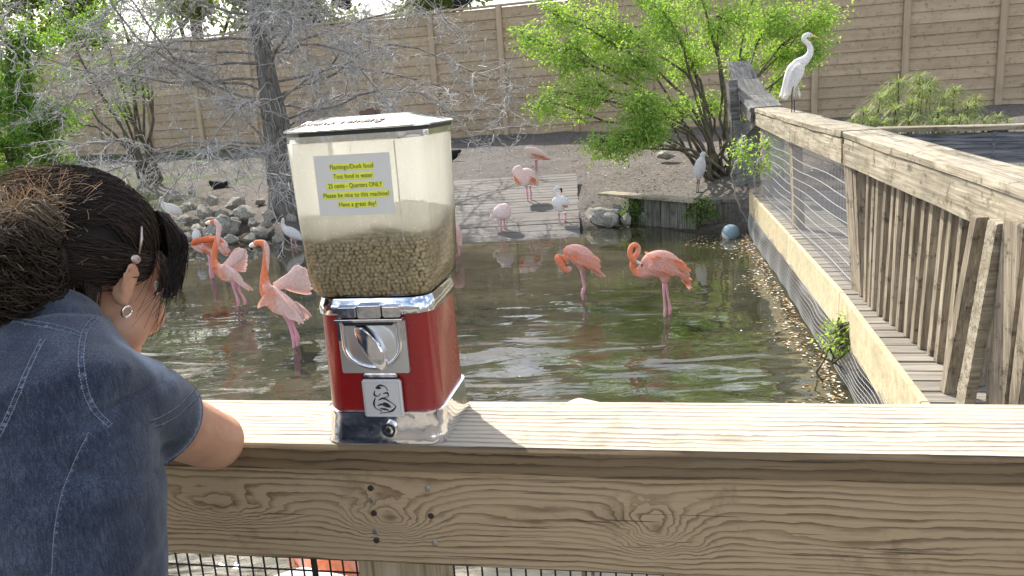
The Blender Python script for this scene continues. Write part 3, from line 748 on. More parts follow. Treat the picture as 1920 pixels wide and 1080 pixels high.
# root knees and white seed-like specks down the trunk side: small epiphyte tufts
# multi-stem leafy trees
def leafy(name, label, base, tips, per, lsize, spread, mleaf, nst, seed, r0=.05, extra=(), group=None, fill=60, mstem=M_stem, ratio=.4):
    rg = np.random.default_rng(seed); bz = gz(base[0], base[1])-.08
    t = thing(name, label, 'tree', (base[0], base[1], bz), group)
    cen = []; dr = []; brs = []; stems = []
    for (tx, ty, tz, rad, nn) in tips:                      # crown clumps, relative to the base
        k = rg.integers(0, 3); st = np.array([rg.uniform(-.2, .2), rg.uniform(-.15, .15), 0])
        mid = np.array([tx*.35+rg.normal(0, .15), ty*.35, tz*.6]); end = np.array([tx, ty, tz])
        P = np.array(smoothpts([tuple(st), tuple(st*.8+mid*.35), tuple(mid), tuple(end*.8+mid*.2+np.array([0, 0, .1])), tuple(end)], 12)); P[1:-1] += rg.normal(0, .03, (10, 3))
        stems.append((P, r0*rg.uniform(.7, 1.2), .012))
        for j in range(nn):
            d = rg.normal(0, 1, 3)*np.array([1, 1, .75]); d /= np.linalg.norm(d); rr_ = rad*rg.uniform(.35, 1.0)
            q0 = P[rg.integers(7, 12)]; e = end+d*rr_; e[2] -= .15*rr_
            B = np.linspace(q0, e, 6); B[1:-1] += rg.normal(0, .05, (4, 3)); brs.append((B, .009, .004))
            for u in np.linspace(.45, 1, 5): cen.append(q0+(e-q0)*u+rg.normal(0, .05, 3)); dr.append((e-q0)/(np.linalg.norm(e-q0)+1e-6))
    for k, s_ in enumerate(stems): add_paths('stem', [s_], mstem, t, 7)
    o = add_paths('branches', brs, mstem, t, 3); o['kind'] = 'stuff'
    V, Fq, c = leaves(cen, dr, per, lsize, spread, seed, ratio); o = np_obj('foliage', V, Fq, mleaf, t, kind='stuff', col=c)
    return t
def clumps_px(spec, Y0, base, seed=1):
    "crown clumps placed where the photo shows them: (px, py, radius m, n, depth)"
    out = []; bz = gz(base[0], base[1])-.08
    for (x, y_, r, n, d) in spec:
        p = at(x, y_, Y0+d); out.append((p.x-base[0], p.y-base[1], p.z-bz, r, n))
    return out
bR = (3.95, 14.7)
spec = [(1130, 40, .75, 26, 0), (1060, 95, .55, 18, -.5), (990, 75, .35, 8, -.4), (1240, 20, .8, 24, -.3), (1350, 30, .8, 24, 0), (1450, 30, .75, 22, .6), (1540, 25, .5, 16, .5), (1200, 110, .6, 20, -.6),
        (1100, 160, .45, 12, -.8), (1045, 180, .28, 6, -.9), (1290, 110, .6, 16, .4), (1200, 190, .45, 18, -1.2), (1160, 265, .33, 14, -1.4), (1215, 245, .35, 12, -1.3), (1120, 275, .18, 5, -1.5), (1480, 90, .5, 14, .8), (1530, 90, .3, 8, .4), (1400, 110, .45, 10, .9),
        (1260, 200, .3, 8, -.6), (1460, 150, .25, 6, 1.), (1290, -80, 1., 26, 0), (1120, -70, .8, 20, 0), (1430, -70, .8, 20, .6), (1040, 30, .4, 10, -.3), (1330, 200, .25, 6, .5), (1010, 200, .16, 4, -1), (1400, 235, .15, 3, .2)]
leafy('green_tree', 'multi-stemmed tree with bright green feathery leaves by the corner of the right railing', bR, clumps_px(spec, 14.4, bR), 26, .072, .10, M_leafR, 10, 21, .038, ratio=.36)
# left green tree and the shrub with upright olive stems
bL = (-9.9, 16.6)
spec = [(30, 180, .7, 22, 0), (60, 240, .6, 18, -.5), (10, 260, .6, 18, 0), (20, 120, .6, 16, .3), (90, 300, .35, 10, -.6), (30, 330, .5, 14, -.4), (5, 380, .5, 14, -.5), (60, 60, .5, 10, .5), (-60, 150, 1., 22, 0), (-60, 300, .9, 22, 0), (110, 200, .3, 7, -.4), (15, 60, .5, 10, .3), (-80, 20, 1, 18, 0)]
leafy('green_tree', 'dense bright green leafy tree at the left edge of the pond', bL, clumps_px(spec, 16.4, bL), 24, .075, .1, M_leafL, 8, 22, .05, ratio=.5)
bS = (-8.9, 20.5)
spec = [(120, 60, .7, 12, 0), (180, 40, .7, 12, 0), (240, 70, .6, 10, 0), (210, 130, .5, 8, 0), (140, 130, .5, 8, 0), (250, 150, .4, 7, 0), (300, 30, .6, 9, .3), (110, 10, .7, 10, 0), (190, -30, .9, 12, 0), (270, 110, .35, 6, .2), (150, 200, .3, 5, 0), (225, 195, .35, 6, 0), (130, 230, .2, 4, 0)]
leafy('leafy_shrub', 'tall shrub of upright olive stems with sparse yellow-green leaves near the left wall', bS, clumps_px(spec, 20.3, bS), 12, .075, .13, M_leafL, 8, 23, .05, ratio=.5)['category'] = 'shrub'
bQ = (-9.3, 18.2)
spec = [(70, 300, .3, 8, 0), (100, 330, .35, 10, 0), (60, 345, .3, 8, 0), (120, 300, .2, 5, .2), (140, 340, .25, 6, -.2)]
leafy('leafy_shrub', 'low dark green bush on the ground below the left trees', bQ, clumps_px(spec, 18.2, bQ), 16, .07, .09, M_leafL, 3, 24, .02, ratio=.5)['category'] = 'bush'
# thin branch reaching over the wire panel
bT = (3.7, 11.6)
spec = [(1400, 285, .14, 5, -.3), (1440, 275, .15, 6, -.4), (1465, 300, .12, 5, -.5), (1420, 310, .1, 4, -.5), (1390, 275, .08, 3, -.3)]
leafy('leafy_shrub', 'thin pale twiggy shrub with small green leaves growing over the far wire panel', bT, clumps_px(spec, 10.6, bT), 9, .05, .06, M_leafR, 3, 25, .012, mstem=M_twig)['category'] = 'shrub'
bW = (2.36, 5.35)
leafy('weed', 'small bright green weed growing out of the net under the yellow board', bW, [(-.06, -.02, .42, .07, 5), (-.08, -.08, .36, .06, 4), (-.05, .05, .30, .05, 4)], 9, .035, .03, M_leafR, 3, 61, .004)['category'] = 'weed'
for bx, by, sd_ in ((2.02, 12.75, 62), (2.80, 11.75, 63)):
    leafy('weed', 'small green weed at the %s of the mossy bulkhead' % ('left end' if sd_ == 62 else 'middle gap'), (bx, by), [(0, -.12, .40, .1, 6), (.1, -.15, .3, .1, 5), (-.1, -.1, .26, .1, 5)], 10, .045, .05, M_leafL, 3, sd_, .006)['category'] = 'weed'
# trees beyond the wall, seen over it and mirrored in the pond
rg = np.random.default_rng(12)
for i, (x, y_, h, r) in enumerate([(-19, 36, 9.0, 3.2), (-13.5, 38, 11, 3.4), (-8.5, 36, 8.5, 2.8), (-3.0, 40, 11.5, 3.2), (7.5, 33, 11, 3.2), (13.5, 31, 12, 3.6), (-25, 33, 11, 4)]):
    tips = [(rg.normal(0, r*.45), rg.normal(0, r*.4), h*.5+rg.random()*h*.5, r*.42, 16) for _ in range(9)]
    lab = ['spreading pale green tree rising beyond the wall, %s' % q for q in ('second from the left', 'third from the left', 'short one just left of the bare tree', 'behind the bare tree', 'behind the green pond tree', 'rightmost above the wall', 'far left at the picture edge')][i]
    leafy('background_tree', lab, (x, y_), tips, 12, .28, .34, M_leafbg, 6, 30+i, .14, group='trees beyond the wall', ratio=.6)

# papyrus-like bed behind the inner railing: each rosette is a plant
pap = []; rowc = {}
ORD2 = 'first second third fourth fifth sixth seventh eighth ninth tenth eleventh twelfth'.split()
rg = np.random.default_rng(8)
def rosette(c, r, n, rg):
    V = []; 
    for k in range(n):
        a = 2*PI*k/n+rg.uniform(-.15, .15); el = rg.uniform(-.3, .8); d = np.array([math.cos(a)*math.cos(el), math.sin(a)*math.cos(el), math.sin(el)]); s = np.cross(d, [0, 0, 1]); s /= np.linalg.norm(s)
        l = r*rg.uniform(.75, 1.15); w = .008
        p1 = d*l*.5; p2 = d*l+np.array([0, 0, -.42*l*(1.1-el*.6)])
        V += [c-s*w*.4, c+s*w*.4, c+p1+s*w, c+p1-s*w, c+p1-s*w, c+p1+s*w, c+p2+s*.001, c+p2-s*.001]
    return V
cnt = 0
for (px, py, Y, r) in sorted([(1655, 228, 14.2, .38), (1705, 222, 14.0, .4), (1750, 225, 13.9, .42), (1800, 222, 14, .38), (1845, 222, 14.2, .34), (1620, 205, 14.6, .36), (1685, 150, 15.2, .4), (1730, 165, 15, .42), (1770, 180, 14.8, .4), (1815, 195, 14.8, .36), (1650, 180, 15., .38),
                       (1600, 225, 14.5, .3), (1870, 215, 14.8, .26), (1710, 190, 14.5, .4), (1760, 205, 14.3, .36), (1680, 200, 14.5, .36), (1725, 140, 15.6, .36), (1790, 165, 15.3, .34), (1632, 222, 14.1, .3), (1830, 180, 15.4, .3), (1890, 225, 14.6, .24), (1665, 165, 15.6, .34), (1745, 150, 15.7, .34), (1775, 225, 13.8, .34)]):
    rw_ = 'front' if py >= 218 else ('middle' if py >= 185 else 'back'); rowc[rw_] = rowc.get(rw_, -1)+1
    p = at(px, py, Y); bz = gz(p.x, p.y); t = thing('papyrus_plant', 'spiky pale green rosette, %s from the left in the %s row of the papyrus bed' % (ORD2[rowc[rw_]], rw_), 'plant', (p.x, p.y, bz), 'spiky rosette plants behind the inner railing')
    c = np.array([0, 0, p.z-bz-.05]); V = np.array(rosette(c, r, 60, rg)+rosette(c-np.array([0, 0, .14]), r*.95, 44, rg)+rosette(c-np.array([.05, 0, .3]), r*.9, 30, rg)); n = len(V)//4
    cc = np.repeat(rg.random((n, 1)), 4, 0)
    np_obj('leaves', V, np.arange(n*4).reshape(-1, 4), M_papy, t, col=np.concatenate([cc, cc, cc, np.ones_like(cc)], 1))
    V2, F2 = np_tubes([np.linspace([rg.uniform(-.1, .1), .1, 0], c, 4) for _ in range(2)], np.full((2, 4), .012), 5); np_obj('stem', V2, F2, M_stem, t)

# ------------------------------------------------------------------ birds
ORG = (.86, .30, .15); PNK = (.86, .50, .42); PPL = (.88, .66, .60); WHT = (.86, .84, .82); DKO = (.78, .2, .08); BLK = (.03, .028, .026); CRM = (.88, .72, .56)
def colr(geo, fn): return [tuple(fn(Vector(p)))+(1,) for p in geo[0]]
class Bird:
    "a bird modelled from its side view: photo positions give metres on the upright plane Y = Y0 through its feet"
    def __init__(s, name, label, cat, fx, fy, Y0, gz_=0., group=None):
        s.Y0 = Y0; f = at(fx, fy, Y0); s.root = thing(name, label, cat, (f.x, f.y, gz_), group); s.o = Vector((f.x, f.y, gz_)); s.k = Y0*1.02/F; s.fr = 0
    def P(s, x, y, dy=0): return at(x, y, s.Y0, dy)-s.o
    def sweep(s, pts, n=None, seg=14, lat=1.):
        "pts: (x, y, r px[, dy m]) -> tube with lateral (depth) ratio lat"
        pts = [tuple(p)+((0,) if len(p) == 3 else ()) for p in pts]; q = smoothpts(pts, n or len(pts)*4)
        return tube([s.P(a[0], a[1], a[3]) for a in q], [max(a[2], .2)*s.k for a in q], seg, axis=(0, 1, 0), ratio=lat)
    def body(s, parts, voxel, fn, it=4):
        g = fuse(parts, voxel, it); return mk('body', g, M_feather, s.root, smooth=True, col=colr(g, fn))
    def leg(s, pts, m=M_legpink, foot=True, knee=None):
        "pts (x,y,r,dy)"
        g = [s.sweep(pts, 14, 8)]
        if knee: g.append(ell(s.P(knee[0], knee[1], pts[0][3] if len(pts[0]) > 3 else 0), (.014*knee[2],)*3, seg=8, rings=6))
        e = s.P(*pts[-1][:2], pts[-1][3] if len(pts[-1]) > 3 else 0)
        if foot:
            for a in (-.6, 0, .6):
                d = Vector((s.fdir*math.cos(a), -math.sin(a), 0)); g.append(tube([e, e+d*.04, e+d*.075-Vector((0, 0, .006))], [.006, .006, .003], 5))
        return mk('leg', join(*g), m, s.root, smooth=True)
    fdir = -1
    def feathers(s, name, quills, fn, thick=.0025):
        "quills: (x0,y0,x1,y1,w px,dy0,dy1)"
        V = []; Fc = []; C = []
        for (x0, y0, x1, y1, w_, d0, d1) in quills:
            a = s.P(x0, y0, d0); b = s.P(x1, y1, d1); d = b-a; sd_ = d.cross(Vector((0, 1, 0))).normalized()*w_*s.k/2; up = sd_.cross(d).normalized()*.012*(1 if sd_.cross(d).y < 0 else -1)
            n0 = len(V); prof = [(0, .35), (.2, .8), (.5, 1), (.8, .85), (.95, .45), (1, .05)]
            for t, wd in prof:
                c = a.lerp(b, t); V += [c-sd_*wd, c+up*math.sin(PI*min(t+.1, 1))*.7, c+sd_*wd]
            for i in range(len(prof)-1):
                for j in (0, 1):
                    q = n0+i*3+j; Fc.append((q, q+1, q+4, q+3))
        return mk(name, (V, Fc), M_feather, s.root, smooth=True, col=colr((V, Fc), fn))
def lerp3(a, b, t): t = max(0, min(1, t)); return tuple(a[i]+(b[i]-a[i])*t for i in range(3))
def c5(x, y): return 1020+x/3.484, 430+y/3.484          # close-up measuring frames of the photo
def c8(x, y): return 300+x/2.841, 380+y/2.841

# 1. the nearer flamingo at right, neck curled
b = Bird('flamingo', 'orange-pink flamingo standing at right with its neck curled in a tall loop', 'flamingo', 1252, 592, 7.3)
def q(x, y, r, dy=0): a = c5(x, y); return (a[0], a[1], r/3.484, dy)
trunk = b.sweep([q(612, 285, 22), q(650, 262, 48), q(700, 235, 84), q(770, 225, 92), q(840, 245, 72), q(900, 275, 40), q(945, 312, 16)], 24, 20, .62)
bell = b.sweep([q(790, 280, 55), q(790, 325, 34), q(788, 352, 14)], 8, 12, .6)
neck = b.sweep([q(690, 270, 40), q(640, 292, 27), q(598, 282, 20), q(576, 235, 18), q(590, 185, 17), q(613, 150, 17), q(614, 115, 17), q(588, 97, 17, -.02), q(560, 118, 17, -.04), q(557, 160, 18, -.05), q(572, 190, 19, -.06)], 48, 12, 1.)
head = b.sweep([q(565, 178, 17, -.06), q(580, 197, 19, -.06), q(598, 206, 14, -.06)], 8, 10, .9)
def fn(p):
    x = p.x/b.k+1252; return lerp3(ORG, PNK, (x-1186)/22)
b.body([trunk, bell, neck, head], .0075, fn, 5)
mk('bill', join(b.sweep([q(595, 202, 11, -.06), q(615, 212, 10, -.06), q(628, 222, 7, -.06)], 8, 8)), M_billp, b.root, smooth=True)
mk('bill_tip', b.sweep([q(626, 219, 8, -.06), q(634, 228, 5, -.06), q(632, 236, 2, -.06)], 6, 8), M_billk, b.root, smooth=True)
for sy, nm in ((-.085, 'wing'), (.085, 'wing')):
    Q = []; rg_ = random.Random(3)
    for i in range(70):
        t = rg_.random(); u = rg_.random(); x = 660+t*200; y_ = 150+u*(100-30*t)+t*40; l = 60+30*t
        e = .062-.05*abs(u-.3)
        Q.append((*c5(x, y_), *c5(x+l, y_+l*.42), 22/3.48, sy*(.75+.5*u), sy*(.7+.4*u)))
    for i in range(16):
        t = i/15; Q.append((*c5(800+t*40, 190+t*70), *c5(915+50*t, 300+55*t), 24/3.48, sy*.9, sy*.35))
    b.feathers(nm, Q, lambda p: lerp3(PNK, ORG, .5+.9*mnoise.noise(p*9)) if p.x/b.k < 35 else lerp3(PNK, ORG, .8))
b.feathers('tail', [(*c5(890+rg_.uniform(-10, 10), 265+i*4), *c5(965+rg_.uniform(-14, 14), 330+i*6), 14/3.48, .03*math.sin(i), .02*math.sin(i*2)) for i in range(12)], lambda p: lerp3(ORG, CRM, .3+mnoise.noise(p*20)))
b.leg([q(778, 345, 11, -.03), q(780, 430, 8, -.03), q(786, 500, 8, -.03), q(787, 530, 11, -.03), q(785, 560, 8, -.03), q(785, 640, 7, -.03)], knee=(*c5(786, 530), 1))
b.leg([q(800, 345, 11, .03), q(812, 430, 8, .03), q(826, 500, 8, .03), q(829, 530, 11, .03), q(827, 560, 8, .03), q(828, 640, 7, .03)], knee=(*c5(829, 530), 1))
# 2. flamingo with head tucked into its chest
b = Bird('flamingo', 'orange flamingo left of the curled-neck one with its head buried in its chest', 'flamingo', 1093, 562, 8.1)
trunk = b.sweep([q(135, 165, 20), q(160, 150, 45), q(200, 155, 62), q(250, 180, 68), (*c5(300, 205), 50/3.484, 0), q(340, 225, 26), q(365, 245, 10)], 24, 20, .66)
neck = b.sweep([q(170, 240, 20, -.05), q(150, 262, 18, -.07), q(130, 250, 20, -.08), q(105, 215, 22, -.08), q(88, 185, 22, -.07), q(90, 175, 22, -.05), q(110, 185, 22, -.02), q(150, 200, 34, 0)], 34, 12, .9)
thigh = b.sweep([q(240, 230, 34), q(248, 262, 20), q(250, 280, 11)], 8, 10, .7)
b.body([trunk, neck, thigh], .008, lambda p: lerp3(ORG, PNK, (p.x/b.k+1093-1056)/14-.1+.5*mnoise.noise(p*10)), 5)
b.leg([q(243, 268, 10), q(252, 320, 8), q(262, 370, 8), q(262, 390, 12), q(250, 425, 11), q(256, 460, 6), q(256, 520, 6)], knee=(*c5(255, 410), 1.2))
b.leg([q(258, 268, 10, .04), q(256, 330, 8, .04), q(268, 385, 10, .04), q(250, 400, 8, .03)], foot=False)
for sy in (-.08, .08):
    rg_ = random.Random(5); Q = []
    for i in range(60):
        t = rg_.random(); u = rg_.random(); x = 165+t*130; y_ = 120+u*70+t*45; l = 50+25*t
        Q.append((*c5(x, y_), *c5(x+l, y_+l*.5), 20/3.48, sy*(.75+.5*u), sy*(.7+.35*u)))
    for i in range(12): t = i/11; Q.append((*c5(270+30*t, 200+20*t), *c5(345+50*t, 250+60*t), 20/3.48, sy*.8, sy*.3))
    b.feathers('wing', Q, lambda p: lerp3(PNK, ORG, .55+1.1*mnoise.noise(p*8)))
b.feathers('tail', [(*c5(310+rg_.uniform(-8, 8), 240), *c5(rg_.uniform(300, 405), rg_.uniform(285, 318)), 12/3.48, .02*math.sin(i*3), .03*math.sin(i*2)) for i in range(12)], lambda p: lerp3(ORG, CRM, .5+.8*mnoise.noise(p*20)))

# 3/4. the two flamingos at left with lifted wings
def q8(x, y, r, dy=0): a = c8(x, y); return (a[0], a[1], r/2.841, dy)
def two(label, foot, Y, wingarm, headp, neckp, trunkp, wingq, tailq, legs, bill, tip):
    b = Bird('flamingo', label, 'flamingo', *foot, Y)
    tr = b.sweep([q8(*p) for p in trunkp], 20, 18, .6); nk = b.sweep([q8(*p) for p in neckp], 34, 12, 1.); hd = b.sweep([q8(*p) for p in headp], 8, 10, .85)
    tr = join(tr, b.sweep([q8(*p) for p in wingarm], 14, 12, .3))
    x0 = at(*c8(trunkp[0][0]+8, trunkp[0][1]), Y).x-b.o.x
    zt = b.P(*c8(trunkp[0][0], trunkp[0][1]-35)).z
    b.body([tr, nk, hd], .0085, lambda p: lerp3(ORG, PPL, (p.x-x0)/.05*(1 if p.x > x0+.05 else max(0, min(1, (zt-p.z)/.05)))), 5)
    mk('bill', b.sweep([q8(*p) for p in bill], 8, 8), M_billp, b.root, smooth=True); mk('bill_tip', b.sweep([q8(*p) for p in tip], 6, 8), M_billk, b.root, smooth=True)
    for k, W in enumerate(wingq): b.feathers('wing', W, lambda p: lerp3(PPL, ORG, .15+.5*mnoise.noise(p*7)+(.45 if k == 0 else 0)*(1 if p.x < x0+.12 else 0)))
    b.feathers('tail', tailq, lambda p: lerp3(PPL, PNK, .5+mnoise.noise(p*9)))
    for l in legs: b.leg([q8(*p) for p in l], knee=(*c8(l[-3][0], l[-3][1]), .9))
    return b
def fan(x0, y0, tips, wpx, d0, d1, jit=6, sub=1):
    r_ = random.Random(int(x0)); return [(*c8(x0+r_.uniform(-jit, jit), y0+r_.uniform(-jit, jit)), *c8(*t), wpx/2.84, d0, d1) for t in tips]
def spreadtips(a, b_, n, j=5, seed=1):
    r_ = random.Random(seed); return [(lerp(a[0], b_[0], i/(n-1))+r_.uniform(-j, j), lerp(a[1], b_[1], i/(n-1))+r_.uniform(-j, j)) for i in range(n)]
two('flamingo nearest the vending machine on the left, neck upright and both wings lifted', (548, 640), 7.1, [(600, 455, 24, .05), (650, 435, 34, .06), (700, 405, 34, .08), (735, 375, 24, .09), (752, 355, 10, .09)],
    [(545, 215, 17), (520, 213, 17), (500, 222, 14)], [(560, 440, 30), (556, 390, 21), (562, 340, 19), (566, 290, 18), (566, 250, 18), (556, 222, 18), (535, 211, 18)],
    [(550, 440, 28), (580, 480, 48), (630, 530, 62), (680, 560, 52), (730, 590, 30), (765, 618, 10)],
    [fan(600, 450, spreadtips((545, 540), (620, 520), 7)+spreadtips((640, 560), (790, 630), 16, 8), 30, -.1, -.13, 14)+fan(570, 430, spreadtips((600, 470), (700, 560), 8), 34, -.09, -.11),
     fan(650, 450, spreadtips((720, 340), (790, 380), 12, 5)+spreadtips((795, 400), (790, 500), 12, 6), 34, .06, .1, 16)+fan(690, 460, spreadtips((730, 345), (800, 470), 12, 6), 30, .05, .09)],
    fan(720, 530, spreadtips((815, 605), (735, 650), 10, 6), 18, 0, 0),
    [[(672, 590, 20, -.02), (690, 640, 9, -.02), (705, 690, 9, -.02), (716, 725, 12, -.02), (716, 745, 9, -.02), (716, 800, 6, -.02)], [(690, 590, 20, .03), (702, 650, 9, .03), (718, 690, 9, .03), (728, 720, 12, .03), (730, 745, 9, .03), (730, 800, 6, .03)]],
    [(505, 222, 13), (490, 228, 13), (482, 236, 11)], [(486, 236, 11), (488, 246, 8), (494, 252, 3)])
two('flamingo in the middle of the left group, neck upright with one wing raised behind it', (452, 574), 8.9, [(330, 345, 14, .04), (370, 320, 26, .05), (405, 290, 28, .06), (430, 262, 18, .07), (436, 250, 8, .07)],
    [(305, 105, 14), (285, 102, 14), (268, 106, 12)], [(300, 345, 26), (286, 300, 17), (292, 250, 15), (304, 200, 14), (312, 160, 14), (314, 128, 14), (300, 106, 14)],
    [(296, 340, 24), (330, 365, 38), (375, 385, 42), (410, 400, 26), (440, 420, 10)],
    [fan(350, 330, spreadtips((395, 380), (500, 462), 14, 6), 24, -.09, -.1, 12)+fan(330, 340, spreadtips((350, 400), (420, 400), 6), 26, -.08, -.09),
     fan(355, 335, spreadtips((405, 245), (455, 262), 9, 4)+spreadtips((458, 280), (450, 370), 9, 4), 28, .05, .08, 14)],
    fan(410, 400, spreadtips((500, 465), (450, 460), 7, 4), 14, 0, 0),
    [[(392, 415, 14, -.02), (400, 465, 7, -.02), (412, 500, 7, -.02), (420, 525, 9, -.02), (420, 545, 7, -.02), (420, 590, 5, -.02)], [(402, 415, 14, .03), (420, 475, 7, .03), (438, 505, 7, .03), (448, 528, 9, .03), (448, 545, 7, .03), (448, 590, 5, .03)]],
    [(270, 106, 11), (256, 108, 10), (246, 114, 9)], [(250, 114, 9), (246, 124, 6), (250, 132, 2)])
# 5. preening one behind it
b = Bird('flamingo', 'flamingo at the back of the left group with dark orange wings, bent over preening', 'flamingo', 396, 515, 10.6)
tr = b.sweep([q8(215, 215, 28), q8(250, 220, 44), q8(290, 225, 46), q8(330, 245, 28), q8(360, 285, 8)], 16, 16, .6)
nk = b.sweep([q8(235, 255, 18), q8(205, 240, 14, -.05), q8(190, 215, 15, -.08), q8(215, 195, 16, -.1), q8(270, 190, 15, -.11), q8(310, 190, 12, -.1)], 24, 10, 1.)
b.body([tr, nk], .01, lambda p: DKO if p.z/b.k > 66 else PPL, 4)
for sy in (-.1, .1): b.feathers('wing', [(*c8(rx, ry), *c8(rx+50, ry+48), 16/2.84, sy, sy*.6) for rx, ry in [(215+i*7, 188+(i*37 % 40)) for i in range(16)]], lambda p: lerp3(DKO, PPL, .4+1.4*mnoise.noise(p*12)))
b.leg([q8(262, 280, 10), q8(266, 330, 6), q8(268, 375, 8), q8(276, 420, 5), q8(276, 470, 5)]); b.leg([q8(272, 280, 10, .04), q8(272, 330, 6, .04), q8(274, 375, 7, .04), q8(280, 420, 5, .04), q8(280, 470, 5, .04)])

# 6-10. pale birds on and below the ramp
def cr(x, y): return 900+x/5.4, 260+y/5.4
def qr(x, y, r, dy=0): a = cr(x, y); return (a[0], a[1], r/5.4, dy)
def ramp_bird(label, foot, Y, z, trunkp, neckp, wing, legs, tint=PPL, knee=True, extra=None):
    b = Bird('flamingo', label, 'flamingo', *foot, Y, z); G = [b.sweep([qr(*p) for p in trunkp], 18, 16, .68)]
    if neckp: G.append(b.sweep([qr(*p) for p in neckp], 22, 10, .9))
    b.body(G, .011, lambda p: lerp3(tint, WHT, .3+.6*mnoise.noise(p*5)), 4)
    if wing:
        for sy in (-1, 1): b.feathers('wing', [(*cr(x0, y0), *cr(x1, y1), w_/5.4, sy*.1, sy*.06) for (x0, y0, x1, y1, w_) in wing], lambda p: lerp3(ORG, PNK, .4+1.2*mnoise.noise(p*11)))
    for l in legs: b.leg([qr(*p) for p in l], M_legpink, knee=(*cr(l[2][0], l[2][1]), 1.3))
    if extra: extra(b)
    return b
ramp_bird('pale flamingo highest up the bank with orange wing tips, head tucked away', (1004, 328), 16.3, gz(.65, 16.3),
    [(465, 130, 22), (490, 130, 44), (540, 145, 58), (600, 165, 48), (660, 190, 30), (715, 208, 8)], [(450, 120, 14), (475, 100, 18), (530, 98, 18)], [(510+i*14, 140+i*4, 580+i*14, 190+i*3, 18) for i in range(9)],
    [[(562, 215, 14, -.03), (562, 250, 6, -.03), (560, 290, 9, -.03), (566, 330, 5, -.03), (570, 365, 5, -.03)], [(572, 215, 14, .04), (574, 250, 6, .04), (575, 290, 9, .04), (580, 330, 5, .04), (588, 352, 5, .04)]])
b = ramp_bird('pale flamingo in the middle of the ramp with orange wing edge, head hidden', (993, 402), 13.9, .2,
    [(370, 330, 42), (400, 360, 72), (450, 385, 92), (505, 400, 84), (550, 430, 50), (590, 475, 14)], [(350, 380, 16), (352, 330, 26), (375, 296, 24), (420, 296, 26)], [(490+(i % 3)*12, 370+i*8, 560+(i % 3)*6, 410+i*6, 20) for i in range(8)],
    [[(470, 480, 14, -.03), (474, 520, 6, -.03), (478, 560, 10, -.03), (484, 650, 5, -.03), (490, 740, 5, -.03)], [(505, 480, 14, .04), (512, 520, 6, .04), (519, 572, 10, .04), (514, 660, 5, .04), (508, 765, 5, .04)]])
b.feathers('wing', [(*cr(345, 370), *cr(360+i*12, 440+i*6), 16/5.4, -.13, -.12) for i in range(5)], lambda p: ORG if p.x < -.13 else BLK)
ramp_bird('round pale pink flamingo at the foot of the ramp, neck curled beside it', (940, 441), 12.5, .0,
    [(225, 660, 40), (228, 700, 80), (225, 745, 92), (218, 790, 82), (215, 815, 40)], [(120, 765, 15), (112, 790, 16), (125, 820, 18), (160, 835, 20), (190, 820, 22)], None,
    [[(212, 815, 14, -.03), (212, 860, 6, -.03), (214, 905, 11, -.03), (210, 960, 5, -.03), (210, 1060, 5, -.03)], [(246, 815, 14, .04), (248, 860, 6, .04), (248, 905, 11, .04), (252, 960, 5, .04), (252, 1060, 5, .04)]])
def headx(b): mk('bill', b.sweep([qr(812, 505, 12), qr(826, 520, 10), qr(824, 548, 5)], 8, 8), M_billk, b.root, smooth=True)
ramp_bird('white flamingo at the right corner of the ramp preening with an S-shaped neck', (1056, 440), 12.6, .0,
    [(735, 660, 40), (770, 655, 70), (820, 660, 84), (865, 665, 62), (890, 680, 20)], [(820, 620, 40), (790, 585, 26), (765, 560, 20), (762, 520, 20), (782, 495, 22), (808, 508, 20)], [(820+i*10, 660+i*3, 880+i*3, 690, 16) for i in range(5)],
    [[(795, 750, 14, -.03), (800, 800, 6, -.03), (810, 855, 9, -.03), (822, 920, 5, -.03), (826, 1000, 5, -.03)], [(862, 750, 14, .04), (872, 790, 6, .04), (860, 830, 13, .04), (862, 900, 8, .04), (856, 990, 6, .04)]], WHT, extra=headx)
b = Bird('flamingo', 'pale pink flamingo half hidden behind the right side of the vending machine', 'flamingo', 858, 480, 11.0)
b.body([b.sweep([(838, 432, 8), (848, 432, 14), (854, 438, 13), (860, 448, 7), (864, 462, 3)], 16, 14, .7), b.sweep([(838, 440, 4), (834, 428, 3), (836, 415, 3), (842, 412, 3)], 14, 10)], .011, lambda p: lerp3(PPL, PNK, .5+mnoise.noise(p*6)))
b.leg([(852, 450, 1.5), (854, 465, 1), (856, 478, 1.6), (857, 495, 1)]); b.leg([(858, 450, 1.5, .05), (860, 465, 1, .05), (861, 476, 1.6, .05), (861, 495, 1, .05)])
